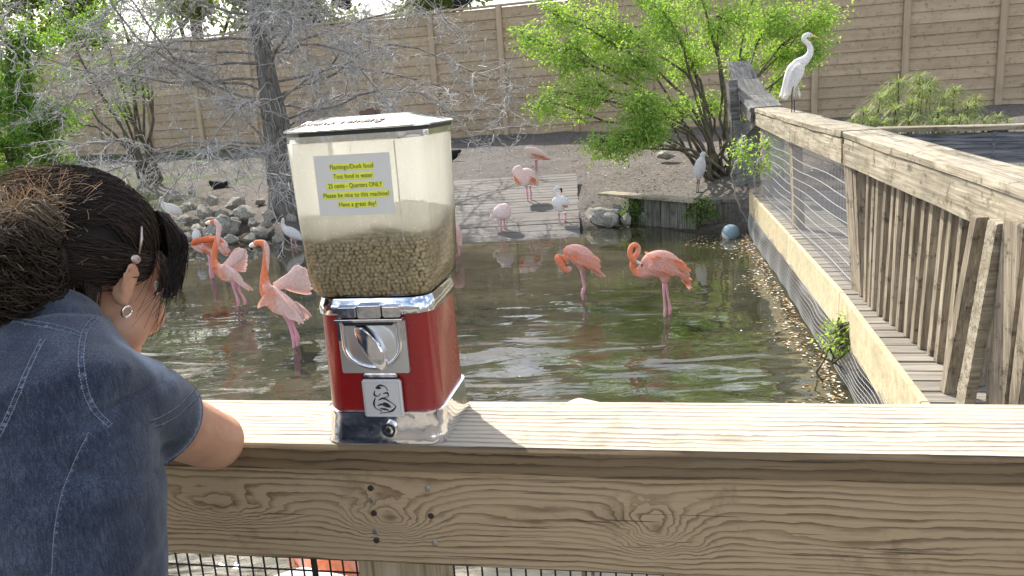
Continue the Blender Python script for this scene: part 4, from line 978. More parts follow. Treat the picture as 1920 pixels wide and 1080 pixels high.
# flamingos right below the near railing
def under(label, px, py, Y, ln, seed, tint, hz=.85):
    b = Bird('flamingo', label, 'flamingo', px, py, Y, 0.); b.o = Vector((at(px, py, Y).x, Y, 0)); b.root.location = b.o
    def w(x, z, dy=0): return Vector((x, dy, z))
    tr = tube([w(-.30, hz-.02), w(-.2, hz), w(0, hz+.0), w(.16, hz-.04), w(.3, hz-.12)], [.03, .11, .145, .11, .02], 18, axis=(0, 1, 0), ratio=.8)
    tr2 = [w(*p) for p in [(-.2, hz-.02), (-.34, hz-.08), (-.42, hz-.0), (-.4, hz+.12), (-.28, hz+.13), (-.14, hz+.125)]]
    g = fuse([tr, tube([Vector(p) for p in smoothpts([tuple(v_) for v_ in tr2], 24)], .032, 12)], .01, 5)
    mk('body', g, M_feather, b.root, smooth=True, col=colr(g, lambda p: lerp3(tint, WHT, .2+.8*mnoise.noise(p*6+Vector((seed, 0, 0))))))
    for sy in (-1, 1):
        V = [(0, 0)]; r_ = random.Random(seed); Vv = []; Fc = []
        for i in range(40):
            t = r_.random(); u = r_.random(); a = w(-.16+t*.25, hz+.11-u*.14-t*.05, sy*(.05+.07*u)); c = a+w(.13, -.045-.03*t, -sy*.005); n0 = len(Vv)
            for tt, ww in ((0, .3), (.4, 1), (.8, .8), (1, .1)):
                m_ = a.lerp(c, tt)+w(0, 0, sy*.012); Vv += [m_+w(0, .018*ww), m_-w(0, .018*ww)]
            for k in range(3): Fc.append((n0+k*2, n0+k*2+1, n0+k*2+3, n0+k*2+2))
        mk('wing', (Vv, Fc), M_feather, b.root, smooth=True, col=colr((Vv, Fc), lambda p: lerp3(tint, ORG, .5+.9*mnoise.noise(p*8))))
        mk('leg', join(tube([w(0, hz-.1, sy*.04), w(.02, .45, sy*.04), w(0, .0, sy*.04), w(0, -.5, sy*.04)], [.016, .009, .009, .008], 8), ell(w(.02, .45, sy*.04), (.016,)*3, seg=8, rings=6)), M_legpink, b.root, smooth=True)
    return b
b = under('pale pink flamingo whose back just shows over the rail right of the vending machine', 1085, 742, 3.25, .6, 2, PPL, .672); b.root.rotation_euler.z = .5
b = under('orange flamingo seen through the wire mesh left of the railing post', 622, 1100, 2.35, .6, 4, ORG, .75); b.root.rotation_euler.z = -1.2
b = under('white flamingo close behind the wire mesh left of the orange one', 560, 1100, 2.05, .6, 5, WHT, .68); b.root.rotation_euler.z = .2
b = under('pink flamingo seen through the wire mesh right of the railing post', 1320, 1120, 2.2, .6, 6, PPL, .75); b.root.rotation_euler.z = 2.

# great egret on the railing
def ce(x, y): return 1320+x/5.143, 90+y/5.143
def qe(x, y, r, dy=0): a = ce(x, y); return (a[0], a[1], r/5.143, dy)
egp = at(1487, 212, 9.3)
b = Bird('great_egret', 'tall white egret standing on the right railing with its neck raised', 'egret', 1487, 212, 9.3, egp.z); b.fdir = 1
egz = 1.65+(9.6-5.7)*.017
tr = b.sweep([qe(905, 110, 34), qe(900, 160, 66), qe(880, 220, 84), qe(850, 290, 78), qe(815, 380, 62), qe(785, 450, 42), qe(770, 495, 24)], 24, 18, .62)
nk = b.sweep([qe(925, 150, 56), qe(985, 105, 40), qe(1022, 50, 31), qe(1025, 0, 27), qe(1002, -45, 24), qe(972, -70, 22), qe(962, -95, 22), qe(975, -118, 22), qe(1005, -128, 22), qe(1030, -122, 18), qe(1048, -116, 12)], 44, 14, .85)
b.body([tr, nk], .008, lambda p: WHT, 5)
mk('bill', b.sweep([qe(1042, -118, 10), qe(1075, -108, 7), qe(1115, -92, 2)], 8, 8), M_billy, b.root, smooth=True)
mk('eye', ell(b.P(*ce(1022, -122), -.022), (.005,)*3, seg=8, rings=6), M_eye, b.root, smooth=True)
for sy in (-.075, .075):
    Q = [(*ce(900-i*4-(i % 3)*14, 130+i*13), *ce(845-i*5-(i % 3)*16, 250+i*16), 26/5.14, sy, sy*.8) for i in range(15)]; b.feathers('wing', Q, lambda p: WHT)
b.feathers('plume', [(*ce(860+i*4, 330), *ce(870+i*9, 500-(i*23 % 50)), 4/5.14, .0, .02*math.sin(i)) for i in range(9)], lambda p: WHT)
for dy, pts in ((-.035, [(848, 370, 9), (838, 440, 5), (835, 500, 7), (836, 560, 5), (835, 630, 5)]), (.03, [(888, 370, 9), (880, 440, 5), (878, 500, 7), (881, 560, 5), (880, 628, 5)])):
    b.leg([qe(*p, dy) for p in pts], M_legdark)
# small white egret on the bulkhead
b = Bird('snowy_egret', 'small white egret standing hunched on the ground above the bulkhead', 'egret', 1312, 362, 12.6, .4); b.fdir = 1
def c6(x, y): return 840+x/2.572, 220+y/2.572
def q6(x, y, r, dy=0): a = c6(x, y); return (a[0], a[1], r/2.572, dy)
b.body([b.sweep([q6(1228, 195, 12), q6(1220, 215, 24), q6(1214, 245, 28), q6(1210, 275, 22), q6(1210, 303, 8)], 18, 16, .8), b.sweep([q6(1222, 215, 16), q6(1226, 195, 12), q6(1228, 180, 13), q6(1236, 176, 11), q6(1243, 180, 6)], 14, 12, .9)], .011, lambda p: WHT)
mk('bill', b.sweep([q6(1240, 180, 4), q6(1250, 186, 3), q6(1259, 192, 1)], 6, 6), M_billy, b.root, smooth=True)
b.leg([q6(1204, 300, 3, -.02), q6(1200, 330, 1.8, -.02), q6(1198, 362, 1.8, -.02)], M_legdark); b.leg([q6(1214, 300, 3, .03), q6(1212, 330, 1.8, .03), q6(1210, 362, 1.8, .03)], M_legdark)
# ibises
def ci(x, y): return 300+x/6, 320+y/6
def qi(x, y, r, dy=0): a = ci(x, y); return (a[0], a[1], r/6, dy)
b = Bird('white_ibis', 'white ibis wading beside the rocks just left of the vending machine', 'ibis', 551, 468, 12.7)
b.body([b.sweep([qi(1385, 640, 26), qi(1430, 670, 52), qi(1490, 700, 58), qi(1550, 735, 44), qi(1605, 780, 12)], 18, 16, .75), b.sweep([qi(1400, 650, 32), qi(1383, 610, 22), qi(1382, 575, 20), qi(1382, 550, 22), qi(1370, 548, 14)], 16, 12, .9)], .01, lambda p: WHT)
mk('bill', b.sweep([qi(1372, 556, 9), qi(1362, 600, 7), qi(1362, 650, 6), qi(1372, 690, 3)], 12, 6), plain('pink_bill', (.7, .4, .35), .5), b.root, smooth=True)
b.leg([qi(1480, 760, 10, -.02), qi(1484, 830, 6, -.02), qi(1488, 900, 6, -.02), qi(1490, 960, 6, -.02)], foot=False); b.leg([qi(1530, 765, 10, .03), qi(1520, 815, 8, .03), qi(1535, 860, 6, .03), qi(1545, 950, 6, .03)], foot=False)
b = Bird('white_ibis', 'white ibis on the left bank half hidden behind the hair of the person', 'ibis', 322, 415, 15.0, .3)
b.body([b.sweep([qi(20, 360, 20), qi(60, 400, 46), qi(120, 430, 60), qi(190, 450, 50), qi(250, 485, 14)], 18, 16, .75), b.sweep([qi(40, 380, 30), qi(15, 350, 22), qi(18, 315, 22), qi(30, 300, 20)], 14, 12, .9)], .012, lambda p: WHT)
mk('bill', b.sweep([qi(18, 310, 8), qi(-10, 350, 7), qi(-18, 400, 4)], 8, 6), plain('pink_bill', (.7, .4, .35), .5), b.root, smooth=True)
b.leg([qi(110, 480, 8), qi(112, 560, 6)], foot=False); b.leg([qi(140, 480, 8, .04), qi(142, 560, 6, .04)], foot=False)
b = Bird('white_ibis', 'small white ibis seen from the front behind the preening flamingo', 'ibis', 368, 462, 12.6)
b.body([b.sweep([qi(415, 670, 26), qi(412, 710, 48), qi(410, 750, 50), qi(410, 790, 26)], 14, 16, .95), b.sweep([qi(410, 690, 24), qi(402, 665, 20), qi(398, 652, 16)], 10, 12)], .01, lambda p: WHT)
mk('bill', b.sweep([qi(385, 660, 7), qi(372, 700, 5), qi(370, 730, 3)], 8, 6), plain('pink_bill', (.7, .4, .35), .5), b.root, smooth=True)
b.leg([qi(400, 800, 6), qi(400, 880, 5)], foot=False); b.leg([qi(425, 800, 6, .03), qi(425, 880, 5, .03)], foot=False)
for (x, y_, lab) in ((42, 292, 'white bird sitting under the left green tree, the upper of two'), (28, 318, 'white bird sitting under the left green tree, the lower of two')):
    b = Bird('white_bird', lab, 'bird', x, y_+14, 19.5, at(x, y_+10, 19.5).z)
    b.body([b.sweep([(x-12, y_-4, 4), (x-2, y_-2, 9), (x+8, y_+3, 8), (x+20, y_+9, 2)], 14, 14, .8), b.sweep([(x-8, y_-4, 4), (x-12, y_-12, 3), (x-15, y_-14, 3)], 10, 10)], .014, lambda p: WHT)
    mk('bill', b.sweep([(x-15, y_-14, 2), (x-22, y_-10, 1)], 5, 6), M_billy, b.root, smooth=True)
# black ducks resting on the bank
for (x, y_, Y, lab, fl) in ((410, 348, 18.3, 'black duck resting on the bank above the left rocks', 1), (262, 309, 20.5, 'black duck standing near the foot of the olive-stemmed shrub', 1), (846, 290, 19.5, 'black duck mostly hidden behind the right side of the vending machine jar', -1), (640, 4, 25.2, 'black bird perched on top of the tan wall, left one', 1), (868, 2, 25, 'black bird perched on top of the tan wall, right one', -1)):
    s_ = 20.5/Y if Y > 20 else 1; b = Bird('black_duck', lab, 'duck' if Y < 22 else 'bird', x, y_+14, Y, at(x, y_+13, Y).z)
    b.body([b.sweep([(x-18*fl, y_-9, 2), (x-12*fl, y_-4, 6), (x, y_+1, 10), (x+12*fl, y_+5, 9), (x+19*fl, y_+7, 4)], 18, 14, .8), b.sweep([(x+12*fl, y_+2, 5), (x+14*fl, y_-5, 4), (x+18*fl, y_-6, 3.5)], 12, 10)], .013, lambda p: BLK)
    mk('bill', b.sweep([(x+18*fl, y_-6, 2), (x+25*fl, y_-4, 1.2)], 5, 6), M_billk, b.root, smooth=True)
    for dd in (-.03, .03): mk('leg', tube([b.P(x+2, y_+8, dd), b.P(x+2, y_+13, dd)], .008, 6), M_legdark, b.root)

# ------------------------------------------------------------------ near railing
ND = Vector((.9806, -.196, 0)).normalized(); NN = Vector((-ND.y, ND.x, 0)); NO = Vector((-.02, 1.031, 1.626))      # along, away, front top edge
nr = thing('near_railing', 'broad weathered wooden railing in the foreground with post and wire mesh below', 'railing', (0, 1.1, .56))
nang = math.atan2(ND.y, ND.x)
def near_board(name, x0, x1, wd, th, cy, cz, m, warp, nl=220, vert=False, seed=0, lab=None):
    "rough sawn board in the railing frame; origin stays at the frame origin"
    prof = [(-.5, -.5), (-.2, -.5), (.2, -.5), (.5, -.5), (.5, .34), (.47, .5), (.2, .5), (-.2, .5), (-.47, .5), (-.5, .34)]; V = []; Fc = []; K = len(prof)
    if vert: prof = [(-.5, -.5), (.5, -.5), (.5, -.2), (.5, .2), (.5, .47), (.4, .5), (-.4, .5), (-.5, .47), (-.5, .2), (-.5, -.2)]
    for i in range(nl+1):
        x = x0+(x1-x0)*i/nl
        for k, (u, v_) in enumerate(prof):
            a = mnoise.noise(Vector((x*5, k*2.3+seed, 0)))*warp+mnoise.noise(Vector((x*26, k*1.3+seed, 4)))*warp*.45; b_ = mnoise.noise(Vector((x*4, k*2.3+seed, 9)))*warp
            V.append(Vector((x, u*wd+a, v_*th+(b_ if v_ < .5 or vert else b_*.3))))
    for i in range(nl):
        for k in range(K): k2 = (k+1) % K; Fc.append((i*K+k, i*K+k2, (i+1)*K+k2, (i+1)*K+k))
    Fc.append(tuple(range(K-1, -1, -1))); Fc.append(tuple(nl*K+k for k in range(K)))
    o = mk(name, (V, Fc), m, nr, auto=35); p = NO+NN*cy+Vector((0, 0, cz)); o.location = p-nr.location; o.rotation_euler = (0, 0, nang); return o
X0, X1 = -2.3, 2.02
o = near_board('cap_board', X0, X1, .180, .038, .090, -.019, M_cap, .0016)
# darker sawn edge is the same board's front face: second material on the faces that look at the viewer
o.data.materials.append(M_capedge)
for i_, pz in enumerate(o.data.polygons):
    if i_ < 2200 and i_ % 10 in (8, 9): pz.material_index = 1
near_board('side_board', X0, X1, .036, .155, .030, -.1165, M_sideboard, .0012, vert=True, seed=3)
near_board('back_board', X0, X1, .036, .12, .150, -.100, M_dark, .0012, vert=True, seed=5)
def face_pt(px, py, off=.0105):
    d = ray(px, py); o_ = Vector((0, 0, CAMZ)); n_ = NN; p0_ = NO+NN*off; t = (p0_-o_).dot(n_)/d.dot(n_); return o_+d*t
for i, (px, py, g_) in enumerate([(695, 915, 0), (697, 938, 1), (701, 962, 0), (704, 996, 1), (706, 1013, 0), (803, 916, 1), (808, 967, 0), (816, 1018, 1)]):
    p = face_pt(px, py, .0118); R_ = Matrix((ND, Vector((0, 0, 1)), -NN)).transposed()
    g = join(tube([(0, 0, -.003), (0, 0, .0012), (0, 0, .0016)], [.0046, .0046, .003], 14), box((0, 0, .0016), (.005, .0009, .0006)), box((0, 0, .0016), (.0009, .005, .0006)))
    o = mk('screw', xf(g, p-nr.location, R_), (M_screw, M_screwg)[g_], nr)
pc = face_pt(744, 1062, .05); g = box((0, 0, 0), (.133, .085, .95), rz(nang), .004); o = mk('post', g, M_post, nr); o.location = Vector((pc.x, pc.y, 1.0))+NN*.045-nr.location-Vector((0, 0, .0))
for xx in (-1.9, 1.5):
    p = NO+ND*xx+NN*.09; o = mk('post', box((0, 0, 0), (.09, .085, .95), rz(nang), .004), M_post, nr); o.location = Vector((p.x, p.y, 1.0))-nr.location
# black welded wire mesh behind the posts
sp = .0232; yo = .075
def rp(x, z, y=yo): q_ = NO+ND*x+NN*y; return (q_.x, q_.y, z)
vt = np.array([[rp(x+.0006*math.sin(x*90), z) for z in (1.46, 1.0, .57)] for x in np.arange(X0, 1.9, sp)]); ht = np.array([[rp(x, z) for x in np.linspace(X0, 1.9, 6)] for z in np.arange(.58, 1.46, sp)])
Va, Fa = np_tubes(vt, np.full(vt.shape[:2], .0017), 5); Vb, Fb = np_tubes(ht, np.full(ht.shape[:2], .0017), 5)
Va[:, :] -= np.array(nr.location); Vb[:, :] -= np.array(nr.location)
o = np_obj('wire_mesh', np.concatenate([Va, Vb]), np.concatenate([Fa, Fb+len(Va)]), M_wire, nr, kind='stuff')
for px in (588, 1340):
    q_ = face_pt(px, 1060, yo); mk('mesh_frame', beam(Vector((q_.x, q_.y, .57))-nr.location, Vector((q_.x, q_.y, 1.46))-nr.location, .006, .006, up=(0, 1, 0)), M_wire, nr)
mk('mesh_frame', beam(Vector(rp(X0, .565))-nr.location, Vector(rp(1.9, .565))-nr.location, .05, .03), M_dark, nr)

# ------------------------------------------------------------------ vending machine
VM = thing('vending_machine', 'red and chrome coin feed dispenser with a clear jar of brown pellets on the railing', 'vending machine', tuple(NO+ND*(-.185)+NN*.093), rot=(0, 0, nang))
def rsq(w_, d_, r, z, n=7, ch=False):
    P = []
    for cx, cy, a0 in ((w_/2-r, d_/2-r, 0), (-w_/2+r, d_/2-r, 90), (-w_/2+r, -d_/2+r, 180), (w_/2-r, -d_/2+r, 270)):
        for k in range(n):
            a = math.radians(a0+90*k/(n-1))
            if ch: t = k/(n-1); e0 = Vector((math.cos(math.radians(a0)), math.sin(math.radians(a0)))); e1 = Vector((math.cos(math.radians(a0+90)), math.sin(math.radians(a0+90)))); e = e0.lerp(e1, t); e = e.lerp(Vector((math.cos(a), math.sin(a))), .12)
            else: e = Vector((math.cos(a), math.sin(a)))
            P.append(Vector((cx+r*e.x, cy+r*e.y, z)))
    return P
def loft(rings, cap=True):
    V = []; Fc = []; n = len(rings[0])
    for r in rings: V += r
    for i in range(len(rings)-1):
        for k in range(n): k2 = (k+1) % n; Fc.append((i*n+k, i*n+k2, (i+1)*n+k2, (i+1)*n+k))
    if cap: Fc.append(tuple(range(n-1, -1, -1))); Fc.append(tuple((len(rings)-1)*n+k for k in range(n)))
    return V, Fc
def chrome_b(p):
    v = coords('Object', rand=False); n = noise(v, 14., 3, .5); s = noise(v, 160., 3, .7)
    return {'Base Color': ramp(n, (.3, (.68, .68, .7)), (.7, (.84, .84, .85))), 'Metallic': 1., 'Roughness': step(s, .35, .8)*.16+.07, 'Normal': bump(n+s*.03, .25, .01)}
M_chrome = mat('worn_chrome', chrome_b)
M_cast = mat('cast_metal', lambda p: {'Base Color': (.66, .65, .63), 'Metallic': .9, 'Roughness': .36, 'Normal': bump(noise(coords('Object', rand=False), 500., 3), .3, .001)})
def red_b(p):
    v = coords('Object', rand=False); n = noise(v, 9., 4); s = step(noise(comb(*[c*k for c, k in zip(sep(v), (400, 400, 20))]), 1., 3), .6, .8)
    return {'Base Color': mix(s*.25, mix(step(n, .4, .7)*.3, (.27, .011, .010), (.20, .010, .009)), (.42, .07, .05)), 'Roughness': step(n, .3, .7)*.15+.22, 'Coat Weight': .5, 'Coat Roughness': .12}
M_red = mat('red_enamel', red_b)
M_blk = plain('black_gap', (.012, .012, .012), .4)
vm = lambda n_, g, m, **k: mk(n_, g, m, VM, **k)
base = vm('base', loft([rsq(.184, .170, .028, 0), rsq(.186, .172, .028, .003), rsq(.181, .168, .030, .012), rsq(.177, .165, .031, .042), rsq(.179, .167, .031, .046), rsq(.179, .167, .031, .050), rsq(.172, .160, .03, .0515)]), M_chrome, auto=50)
vm('body', loft([rsq(.171, .159, .03, .0512), rsq(.170, .158, .03, .12), rsq(.168, .156, .03, .193)]), M_red, auto=50)
vm('collar', loft([rsq(.170, .158, .03, .1925), rsq(.173, .161, .03, .194), rsq(.173, .161, .03, .206), rsq(.169, .157, .03, .210), rsq(.166, .154, .03, .216)]), M_chrome, auto=50)
# jar: open shell with wall thickness
JR = [(.150, .140, .028, .2165), (.168, .158, .026, .2195), (.178, .166, .026, .226), (.184, .172, .024, .25), (.188, .176, .022, .33), (.192, .180, .022, .4335)]
out_ = [rsq(a, b_, c, z) for a, b_, c, z in JR]; inn = [rsq(a-.005, b_-.005, c-.002, z+(.002 if i == 0 else 0)) for i, (a, b_, c, z) in enumerate(JR)]
g1 = loft(out_, False); g1[1].append(tuple(range(len(out_[0])-1, -1, -1)))
def jar_b(p):
    t = E.t; v = coords('Object', rand=False); x, y, z = sep(v)
    sc = noise(v, 30., 5, .7); sp_ = step(noise(v, 260., 2, .5), .62, .7); dirt = step(noise(comb(x*1., y*1., z*.15), 60., 3), .5, .7)
    haze = step(z, .28, .33)
    col_ = mix(dirt*.25, (.99, .985, .90), (1., .998, .95)); col_ = mix(sp_*.5, col_, (1, 1, .97))
    di = t.nodes.new('ShaderNodeBsdfDiffuse'); L(di, 0, col_); tl = t.nodes.new('ShaderNodeBsdfTranslucent'); L(tl, 0, col_)
    a = t.nodes.new('ShaderNodeMixShader'); a.inputs[0].default_value = .85; t.links.new(di.outputs[0], a.inputs[1]); t.links.new(tl.outputs[0], a.inputs[2])
    tp_ = t.nodes.new('ShaderNodeBsdfTransparent'); tp_.inputs[0].default_value = (1, .998, .98, 1)
    b_ = t.nodes.new('ShaderNodeMixShader'); L(b_, 0, haze*.72+dirt*.06+.05+sp_*.12); t.links.new(tp_.outputs[0], b_.inputs[1]); t.links.new(a.outputs[0], b_.inputs[2])
    gl = t.nodes.new('ShaderNodeBsdfGlossy'); gl.inputs['Roughness'].default_value = .12
    fr = t.nodes.new('ShaderNodeFresnel'); fr.inputs[0].default_value = 1.35
    c = t.nodes.new('ShaderNodeMixShader'); t.links.new(fr.outputs[0], c.inputs[0]); t.links.new(b_.outputs[0], c.inputs[1]); t.links.new(gl.outputs[0], c.inputs[2])
    o_ = [n for n in t.nodes if n.type == 'OUTPUT_MATERIAL'][0]; t.links.new(c.outputs[0], o_.inputs[0])
vm('jar', g1, mat('cloudy_plastic', jar_b), auto=50)
vm('jar_rib', box((.062, -.0905, .345), (.0015, .002, .17)), mat('cloudy_plastic', jar_b))
# lid
vm('lid_rim', loft([rsq(.197, .185, .030, .4325, ch=True), rsq(.202, .190, .034, .434, ch=True), rsq(.202, .190, .034, .4415, ch=True), rsq(.199, .187, .034, .4425, ch=True)]), M_chrome, auto=30)
vm('lid', loft([rsq(.203, .191, .036, .4462, ch=True), rsq(.209, .197, .037, .4470, ch=True), rsq(.209, .197, .037, .4492, ch=True), rsq(.202, .190, .037, .4515, ch=True), rsq(.128, .116, .032, .4635, ch=True), rsq(.120, .108, .030, .4640, ch=True)]), M_chrome, auto=30)
vm('lid_gap', loft([rsq(.2015, .1895, .034, .4416, ch=True), rsq(.2015, .1895, .034, .4463, ch=True)]), M_blk)
vm('lid_lock', join(box((0, 0, .4670), (.026, .02, .007), bev=.0015), tube([(0, 0, .469), (0, 0, .4725)], .006, 12)), plain('brown_lock', (.12, .07, .06), .4, .5))
# lettering
def text(name, s, size, loc, rot, m, depth=.0004, parent=VM, align='CENTER', shear=0., sx=1.):
    c = bpy.data.curves.new(name, 'FONT'); c.body = s; c.size = size; c.align_x = align; c.align_y = 'CENTER'; c.extrude = depth; c.shear = shear; c.resolution_u = 3
    o = bpy.data.objects.new(name, c); COL.objects.link(o); dg = bpy.context.evaluated_depsgraph_get(); me = bpy.data.meshes.new_from_object(o.evaluated_get(dg)); bpy.data.objects.remove(o, do_unlink=True)
    me.materials.clear(); me.materials.append(m); me.name = name; o = bpy.data.objects.new(name, me); COL.objects.link(o); o.parent = parent; o.location = loc; o.rotation_euler = rot; o.scale.x = sx; return o
sl_ = math.atan2(.0120, .037)
text('lid_lettering', 'Rhino Vending', .0195, (-.012, -.0768, .4583), (sl_, 0, 0), M_blk, .0005, shear=.35, sx=1.0)
M_paper = mat('printed_paper', lambda p: {'Base Color': mix(step(noise(coords('Object', rand=False), 40., 4), .4, .7)*.25, (.68, .655, .59), (.60, .58, .53)), 'Roughness': .8})
M_hl = plain('yellow_highlighter', (.80, .82, .06), .8); M_ink = plain('ink', (.04, .045, .05), .7)
tilt = math.atan2(.0035, .10)   # the jar front leans out a little
pcx, pcz, py0 = .0015, .3755, -.0915
def on_front(x, z, off=0.): return Vector((pcx+x, py0-(z)*.024-off, pcz+z))
V = []; 
for (x, z) in ((-.0535, -.0405), (.0525, -.0405), (.0535, .0405), (-.0525, .0405)): V += [on_front(x, z, .0002), on_front(x, z, .0008)]
vm('paper_label', (V, [(1, 3, 5, 7), (0, 6, 4, 2), (0, 2, 3, 1), (2, 4, 5, 3), (4, 6, 7, 5), (6, 0, 1, 7)]), M_paper)
for i, (s, wd) in enumerate([('Flamingo/Duck food', .060), ('Toss food in water', .055), ('.25 cents - Quarters ONLY', .077), ('Please be nice to this machine!', .092), ('Have a great day!', .052)]):
    z = .0245-i*.0125; x = -.0005+i*.0006
    c = [on_front(x-wd/2-.001, z-.0043, .0011), on_front(x+wd/2+.001, z-.0043, .0011), on_front(x+wd/2+.001, z+.0043, .0011), on_front(x-wd/2-.001, z+.0043, .0011)]
    vm('highlight', (c, [(0, 1, 2, 3)]), M_hl)
    o = text('label_line', s, .0088, on_front(x, z, .0015), (PI/2+.024, 0, 0), M_ink, .00005); wm = max(v.co.x for v in o.data.vertices)-min(v.co.x for v in o.data.vertices); o.scale.x = wd/wm
# pellets: hundreds of small kibble balls against the jar walls and on top
bm = bmesh.new(); bmesh.ops.create_icosphere(bm, subdivisions=2, radius=1); pv = np.array([tuple(v.co) for v in bm.verts]); pf = np.array([[v.index for v in f.verts] for f in bm.faces]); bm.free()
rg = np.random.default_rng(5); PP = []
def jar_w(z): return (np.interp(z, [q_[3] for q_ in JR], [q_[0] for q_ in JR]), np.interp(z, [q_[3] for q_ in JR], [q_[1] for q_ in JR]))
pr = .0033
top = lambda x, y: .303+.022*(y+.09)/.18+.006*(x > .01)+.006*math.sin(x*40+1)+.004*math.sin(y*60)
z = .2235; row = 0
while z < .325:
    w_, d_ = jar_w(z); w_ -= .0105+pr*1.2; d_ -= .0105+pr*1.2; cr_ = .022; ring = rsq(w_, d_, cr_, z, 6); per = [(ring[i], ring[(i+1) % len(ring)]) for i in range(len(ring))]
    L_ = sum((b_-a).length for a, b_ in per); n = int(L_/(pr*1.95)); 
    for lay in (0, 1):
        for i in range(n):
            s = (i+.5*(row % 2)+rg.uniform(-.25, .25))/n*L_
            for a, b_ in per:
                l = (b_-a).length
                if s <= l: p = a.lerp(b_, s/l); break
                s -= l
            p = p*1.; f_ = 1-lay*.055; q_ = (p.x*f_+rg.uniform(-.0006, .0006), p.y*f_+rg.uniform(-.0006, .0006), z+rg.uniform(-.001, .001)+lay*.002)
            if q_[2] < top(q_[0], q_[1]): PP.append(q_)
    z += pr*1.62; row += 1
for i in range(2000):
    x = rg.uniform(-.086, .086); y = rg.uniform(-.079, .079); zt = top(x, y)
    PP.append((x, y, zt-rg.uniform(0, .004)))
PP = np.array(PP); rs = pr*rg.uniform(.88, 1.1, (len(PP), 1)); sc = rg.uniform(.9, 1.05, (len(PP), 1, 3))
Vp = (PP[:, None, :]+pv[None]*rs[:, :, None]*sc).reshape(-1, 3); Fp = (pf[None]+(np.arange(len(PP))*len(pv))[:, None, None]).reshape(-1, 3)
cc = np.repeat(rg.random((len(PP), 1)), len(pv), 0); cc = np.concatenate([cc, cc, cc, np.ones_like(cc)], 1)
M_pel = mat('feed_pellet', lambda p: {'Base Color': mix(.3, ramp(sep(attr('col').v)[0], (0., (.42, .33, .18)), (.5, (.54, .44, .26)), (1., (.66, .55, .36))), ramp(noise(coords('Object', rand=False), 900., 2), (.3, (.2, .15, .08)), (.7, (.6, .5, .3)))), 'Roughness': .85})
np_obj('pellets', Vp, Fp, M_pel, VM, kind='stuff', smooth=True, col=cc)
vm('pellet_fill', loft([rsq(.145, .135, .02, .223), rsq(.158, .148, .02, .24), rsq(.166, .154, .02, .288)]), plain('pellet_dust', (.2, .14, .065), .95))
# coin mechanism
FY = -.0795
def prism(pts, y0, y1, bev=0):
    n = len(pts); V = [Vector((x, y0, z)) for x, z in pts]+[Vector((x, y1, z)) for x, z in pts]; Fc = [tuple(range(n)), tuple(range(2*n-1, n-1, -1))]+[(i, i+n, (i+1) % n+n, (i+1) % n) for i in range(n)]
    return V, Fc
mc = vm('coin_mechanism', join(box((0, FY-.003, .1475), (.100, .008, .077), bev=.0015)), M_cast, auto=40)
u = [(-.041, .186), (-.041, .158)]+[(-.041*math.cos(a), .153-.034*math.sin(a)) for a in np.linspace(.1, PI-.1, 17)]+[(.041, .158), (.041, .186)]
rim = [Vector((x, FY-.009, z)) for x, z in u]; g = tube(rim, .0033, 8); vm('mechanism_rim', join(g, box((-.044, FY-.008, .172), (.009, .006, .028), bev=.001), box((.044, FY-.008, .172), (.009, .006, .028), bev=.001)), M_chrome, auto=50)
vm('mechanism_face', tube([(0, FY-.006, .150), (0, FY-.0085, .150), (0, FY-.0095, .150)], [.036, .036, .033], 36), M_cast, auto=40)
hd = [(-.037, 0), (-.03, .010), (-.015, .016), (0, .018), (.015, .016), (.03, .010), (.037, 0), (.03, -.005), (.015, -.008), (0, -.009), (-.015, -.008), (-.03, -.005)]
ha = math.radians(-60); hp_ = [(x*math.cos(ha)-z*math.sin(ha), .150+x*math.sin(ha)+z*math.cos(ha)) for x, z in hd]
hp2 = [(.004+.86*(x), .150+.90*(z-.150)) for x, z in hp_]
n = len(hp_); V = [Vector((x, FY-.008, z)) for x, z in hp_]+[Vector((x*.97, FY-.022, .150+(z-.150)*.97)) for x, z in hp_]+[Vector((x*.85, FY-.024, .150+(z-.150)*.92)) for x, z in hp_]
Fc = [(i+n*k, (i+1) % n+n*k, (i+1) % n+n*(k+1), i+n*(k+1)) for k in range(2) for i in range(n)]+[tuple(2*n+i for i in range(n))]
vm('turn_handle', (V, [f[::-1] for f in Fc]), M_chrome, auto=40)
blk = [box((-.031, FY-.006, .200), (.028, .014, .016), bev=.0015), box((.003, FY-.008, .2015), (.034, .018, .019), bev=.0015), box((.034, FY-.006, .200), (.026, .014, .016), bev=.0015)]
for b_ in blk: vm('hinge_block', b_, M_chrome, auto=40)
vm('mechanism_bar', box((0, FY-.008, .1885), (.100, .016, .0045), bev=.001), M_chrome, auto=40)
vm('coin_slot', box((.0, FY-.0105, .1838), (.07, .012, .0035)), M_blk)
vm('chute_neck', join(box((.006, FY-.002, .1055), (.050, .010, .005), bev=.001), box((.006, FY-.002, .1085), (.046, .006, .003))), M_chrome, auto=40)
vm('chute_gap', box((.006, FY-.0015, .1025), (.050, .007, .003)), M_blk)
door = vm('chute_door', box((.008, FY-.009, .073), (.058, .007, .056), bev=.002), mat('pale_cast_metal', lambda p: {'Base Color': (.78, .78, .78), 'Metallic': .6, 'Roughness': .4}), auto=40)
dl = [[(-.028, .028), (-.028, -.028), (.028, -.028), (.028, .028), (-.028, .028)]]
vm('door_frame', tube([Vector((.008+x*.93, FY-.0127, .073+z*.93)) for x, z in dl[0]], .0007, 6), M_cast)
